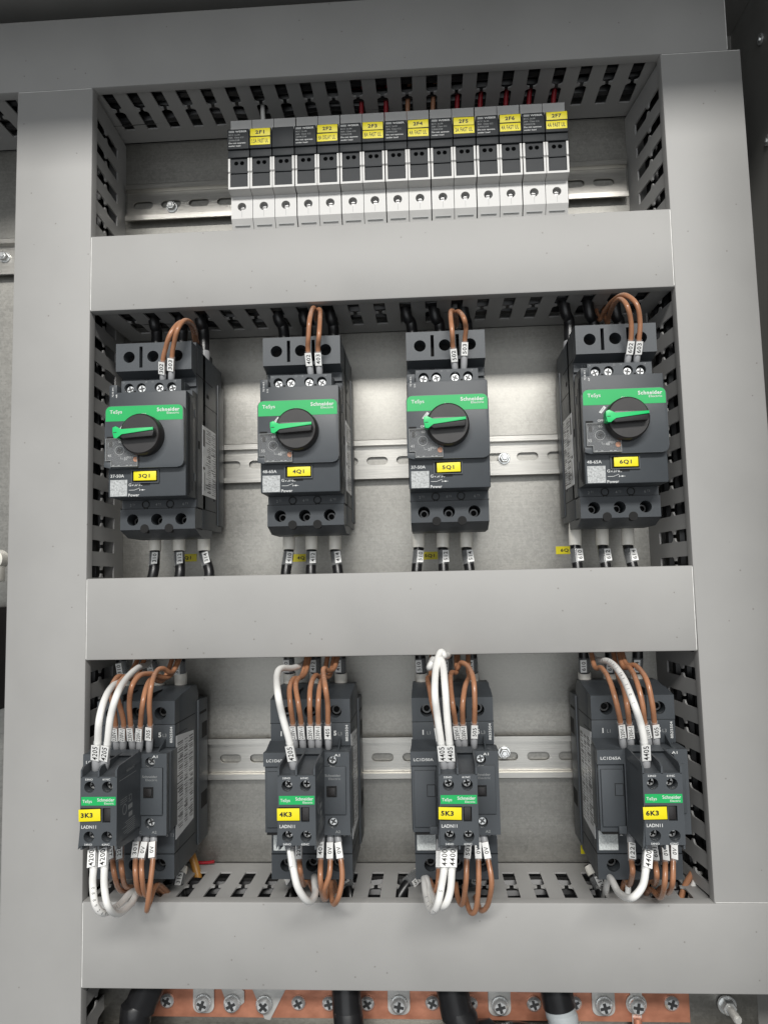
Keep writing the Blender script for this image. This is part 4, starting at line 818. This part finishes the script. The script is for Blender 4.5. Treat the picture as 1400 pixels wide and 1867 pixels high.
# ------------------------------------------------------------------ bottom: support bar, copper bar, screws, lugs and heavy cables
sb = MB(); sb.box(-250, 250, -24, 26, 0, 3, 0, 0.5); sb.box(-250, 250, -24, -22, 0, 14, 0, 0.4)
o = sb.build('support_bar', M_GALV); o.location = W(236, -317, 30); tag(o, 'galvanized support bar behind the copper bar at the bottom', 'bracket')
BBX0, BBX1, BD = 35.0, 435.0, 40.0
bus = thing('copper_busbar', (BBX0+BBX1)/2, -330, 22, 'copper earth bar with cross head screws along the bottom edge', 'busbar')
BO = lambda a, z, d: (a-(BBX0+BBX1)/2, z+330, d-22)
MB(BO).box(BBX0, BBX1, -331.0, -298, 34, BD, 0, 0.4).build('bar', M_COPPER, bus)
SCW = [(303, 1828, 0), (368, 1833, 1), (421, 1834, 2), (480, 1836, 3), (543, 1832, 0), (599, 1833, 0), (669, 1833, 0), (727, 1836, 1), (788, 1832, 0), (858, 1834, 0), (912, 1838, 1), (974, 1834, 0), (1048, 1833, 0), (1103, 1838, 1), (1163, 1838, 4), (1226, 1833, 0)]
nlug = 0
for i, (u, v, kind) in enumerate(SCW):
    hgt = 3.4 if kind else 1.2; c = at(u, v, BD+hgt+3)
    s = MB(BO)
    if kind: s.cyl(c[0], c[1], 6.4, BD+1.7, BD+3.0, 0, 24, cap=0.3); s.ring(c[0], c[1], 5.6, 3, BD+3.0, BD+3.8, 0)
    cross_screw(s, c[0], c[1], BD+(3.8 if kind else 0.2), 5.6 if kind else 5.2, 0, 1, a=random.random()*1.5, h=3.4); s.build('screw', [M_CHROME, M_BOLTD], bus)
    if kind:
        nlug += 1; l = MB(); 
        if kind == 3: l.poly([(-11, 14), (-6, 22), (16, 10), (4, -12), (0, -11)], 0, 1.5, 0, 0.2)
        elif kind == 2: l.poly([(-9, 11), (-4, 18), (9, 8), (9, 0), (0, -7), (-3, -5)], 0, 1.5, 0, 0.2)
        elif kind == 4: l.poly(circ(0, 0, 7.5, 20), 0, 1.2, 0, 0.2); l.box(-4.2, 4.2, 5, 24, 0.2, 1.5)
        else: l.poly(rrect(-8.4 if i != 1 else -8, 8, -8, 26, 5, 'dc'), 0, 1.5, 0, 0.2)
        if kind == 4: l.box(-3.4, 3.4, -18, -5, 0, 1.2); 
        ob = l.build('cable_lug', M_TIN); ob.location = W(c[0], c[1], BD+0.1)
        tag(ob, 'tinned cable lug under %s, copper bar' % ('the second screw from the left', 'the third screw from the left', 'the fourth screw from the left', 'the screw right of the second heavy cable', 'the screw right of the third heavy cable', 'the third screw from the right end', 'the second screw from the right end')[nlug-1], 'cable lug', 'cable lugs on the copper bar')
        if kind == 4:
            plain('earth_wire', 'yellow earth wire with bare copper strands at the right of the bar', 'wire', None, [Vector((c[0], c[1]-17, BD+2)), Vector((c[0]+.5, c[1]-28, BD+3)), Vector((c[0]+1, c[1]-60, BD+4)), Vector((c[0]-2, -500, BD))], 3.6, M_YW)
            plain('wire_strands', 'bare copper strands crimped into the rightmost lug', 'wire', None, [Vector((c[0], c[1]-9, BD+2.5)), Vector((c[0], c[1]-13, BD+2.8)), Vector((c[0], c[1]-18, BD+2.6))], 3.0, M_COPPER)
st = at(1326, 1834, 36); s = thing('threaded_stud', st[0], st[1], 31, 'zinc stud bolt with hex nut right of the copper bar', 'stud bolt')
q = MB(); q.cyl(0, 0, 6.8, 3, 4.6, 0, 28, cap=0.4); q.cyl(0, 0, 5.4, 4.6, 10, 0, 6, cap=0.8); q.build('hex_nut', M_CHROME, s)
q = MB(); q.cyl(0, 0, 2.6, 5, 25, 0, 20, cap=0.5)
for k in range(11): q.ring(0, 0, 2.9, 2.4, 11+k*1.2, 11.6+k*1.2, 0, 18)
q.build('threaded_rod', M_TIN, s)
HC = [('black', [(288, 1765, 60), (272, 1800, 60), (256, 1835, 60), (246, 1880, 62)], 11.2, M_BLACKW, 'leftmost heavy black cable bending behind the bottom duct'),
      ('black', [(630, 1770, 58), (632, 1815, 60), (634, 1850, 62), (637, 1900, 64)], 10.6, M_BLACKW, 'second heavy black cable crossing the copper bar, straight down'),
      ('black', [(820, 1770, 60), (826, 1812, 61), (834, 1850, 62), (846, 1900, 63)], 11.6, M_BLACKW, 'third heavy black cable crossing the copper bar, slightly tilted')]
for nme, P, r, m, lb in HC: plain('heavy_cable', lb, 'cable', 'heavy cables at the bottom', [at(*p) for p in P] + [Vector((at(*P[-1])[0]+(at(*P[-1])[0]-at(*P[-2])[0])*2, -505, 60))], r, m, 28)
P = [at(*p) for p in ((1006, 1770, 60), (1014, 1808, 61), (1022, 1850, 62), (1030, 1900, 63))]; P.append(Vector((P[-1][0]+8, -505, 60)))
t = thing('heavy_cable', P[0][0], P[0][1], P[0][2], 'grey heavy cable with black shrink sleeve crossing the copper bar', 'cable', 'heavy cables at the bottom')
g = MB(lambda a, z, d: (a-P[0][0], z-P[0][1], d-P[0][2])); g.tube(spline(P, 6), 10.6, 0, 28); g.build('grey_sheath', M_GREYC, t)
g = MB(lambda a, z, d: (a-P[0][0], z-P[0][1], d-P[0][2])); Q = spline(P, 12); Q = [q for q in Q if q[1] > at(1017, 1832, 57)[1]]; g.tube(Q, 11.3, 0, 28); g.build('black_sleeve', M_BLACKW, t)
plain('rounded_cable', 'dark grey cable hump just under the copper bar between the heavy cables', 'cable', None, [Vector((at(870, 1912, 50)[0]-6, -500, 48))] + [at(*p) for p in ((870, 1912, 50), (905, 1890, 52), (945, 1884, 54), (975, 1896, 54), (990, 1925, 52))] + [Vector((at(990, 1925, 52)[0]+4, -500, 50))], 7.5, M_BLACKW, 20)
plain('earth_wire', 'green and yellow earth wire stub under the right part of the copper bar', 'wire', None, [at(1128, 1850, 16), at(1133, 1868, 18), at(1140, 1890, 20), Vector((at(1140, 1890, 20)[0]+4, -500, 18))], 3.0, M_GY)

# ------------------------------------------------------------------ things at the left edge
c = at(-7, 1020, 40); w = MB(); w.cyl(0, 0, 8, -6, 6, 0, 24, cap=1.5); w.box(-16, 6, -18, 4, -5, 5, 0, 2.0); ob = w.build('cable_clamp', M_CREAM); ob.location = W(*c)
tag(ob, 'cream plastic clamp at the left edge beyond the vertical duct', 'clamp')
c = at(-2, 1120, 40); w = MB(); w.box(-30, 4, -75, 6, -38, 10, 0, 1); 
tb = thing('terminal_block', c[0], c[1], c[2], 'black terminal block at the left edge beyond the vertical duct', 'terminal block'); w.build('housing', M_BLACKP, tb)
q = MB(); cross_screw(q, 2, 0, 10, 3.2, 0, 1, 0.5, 2.0); q.build('terminal_screw', [M_CHROME, M_HOLE], tb)
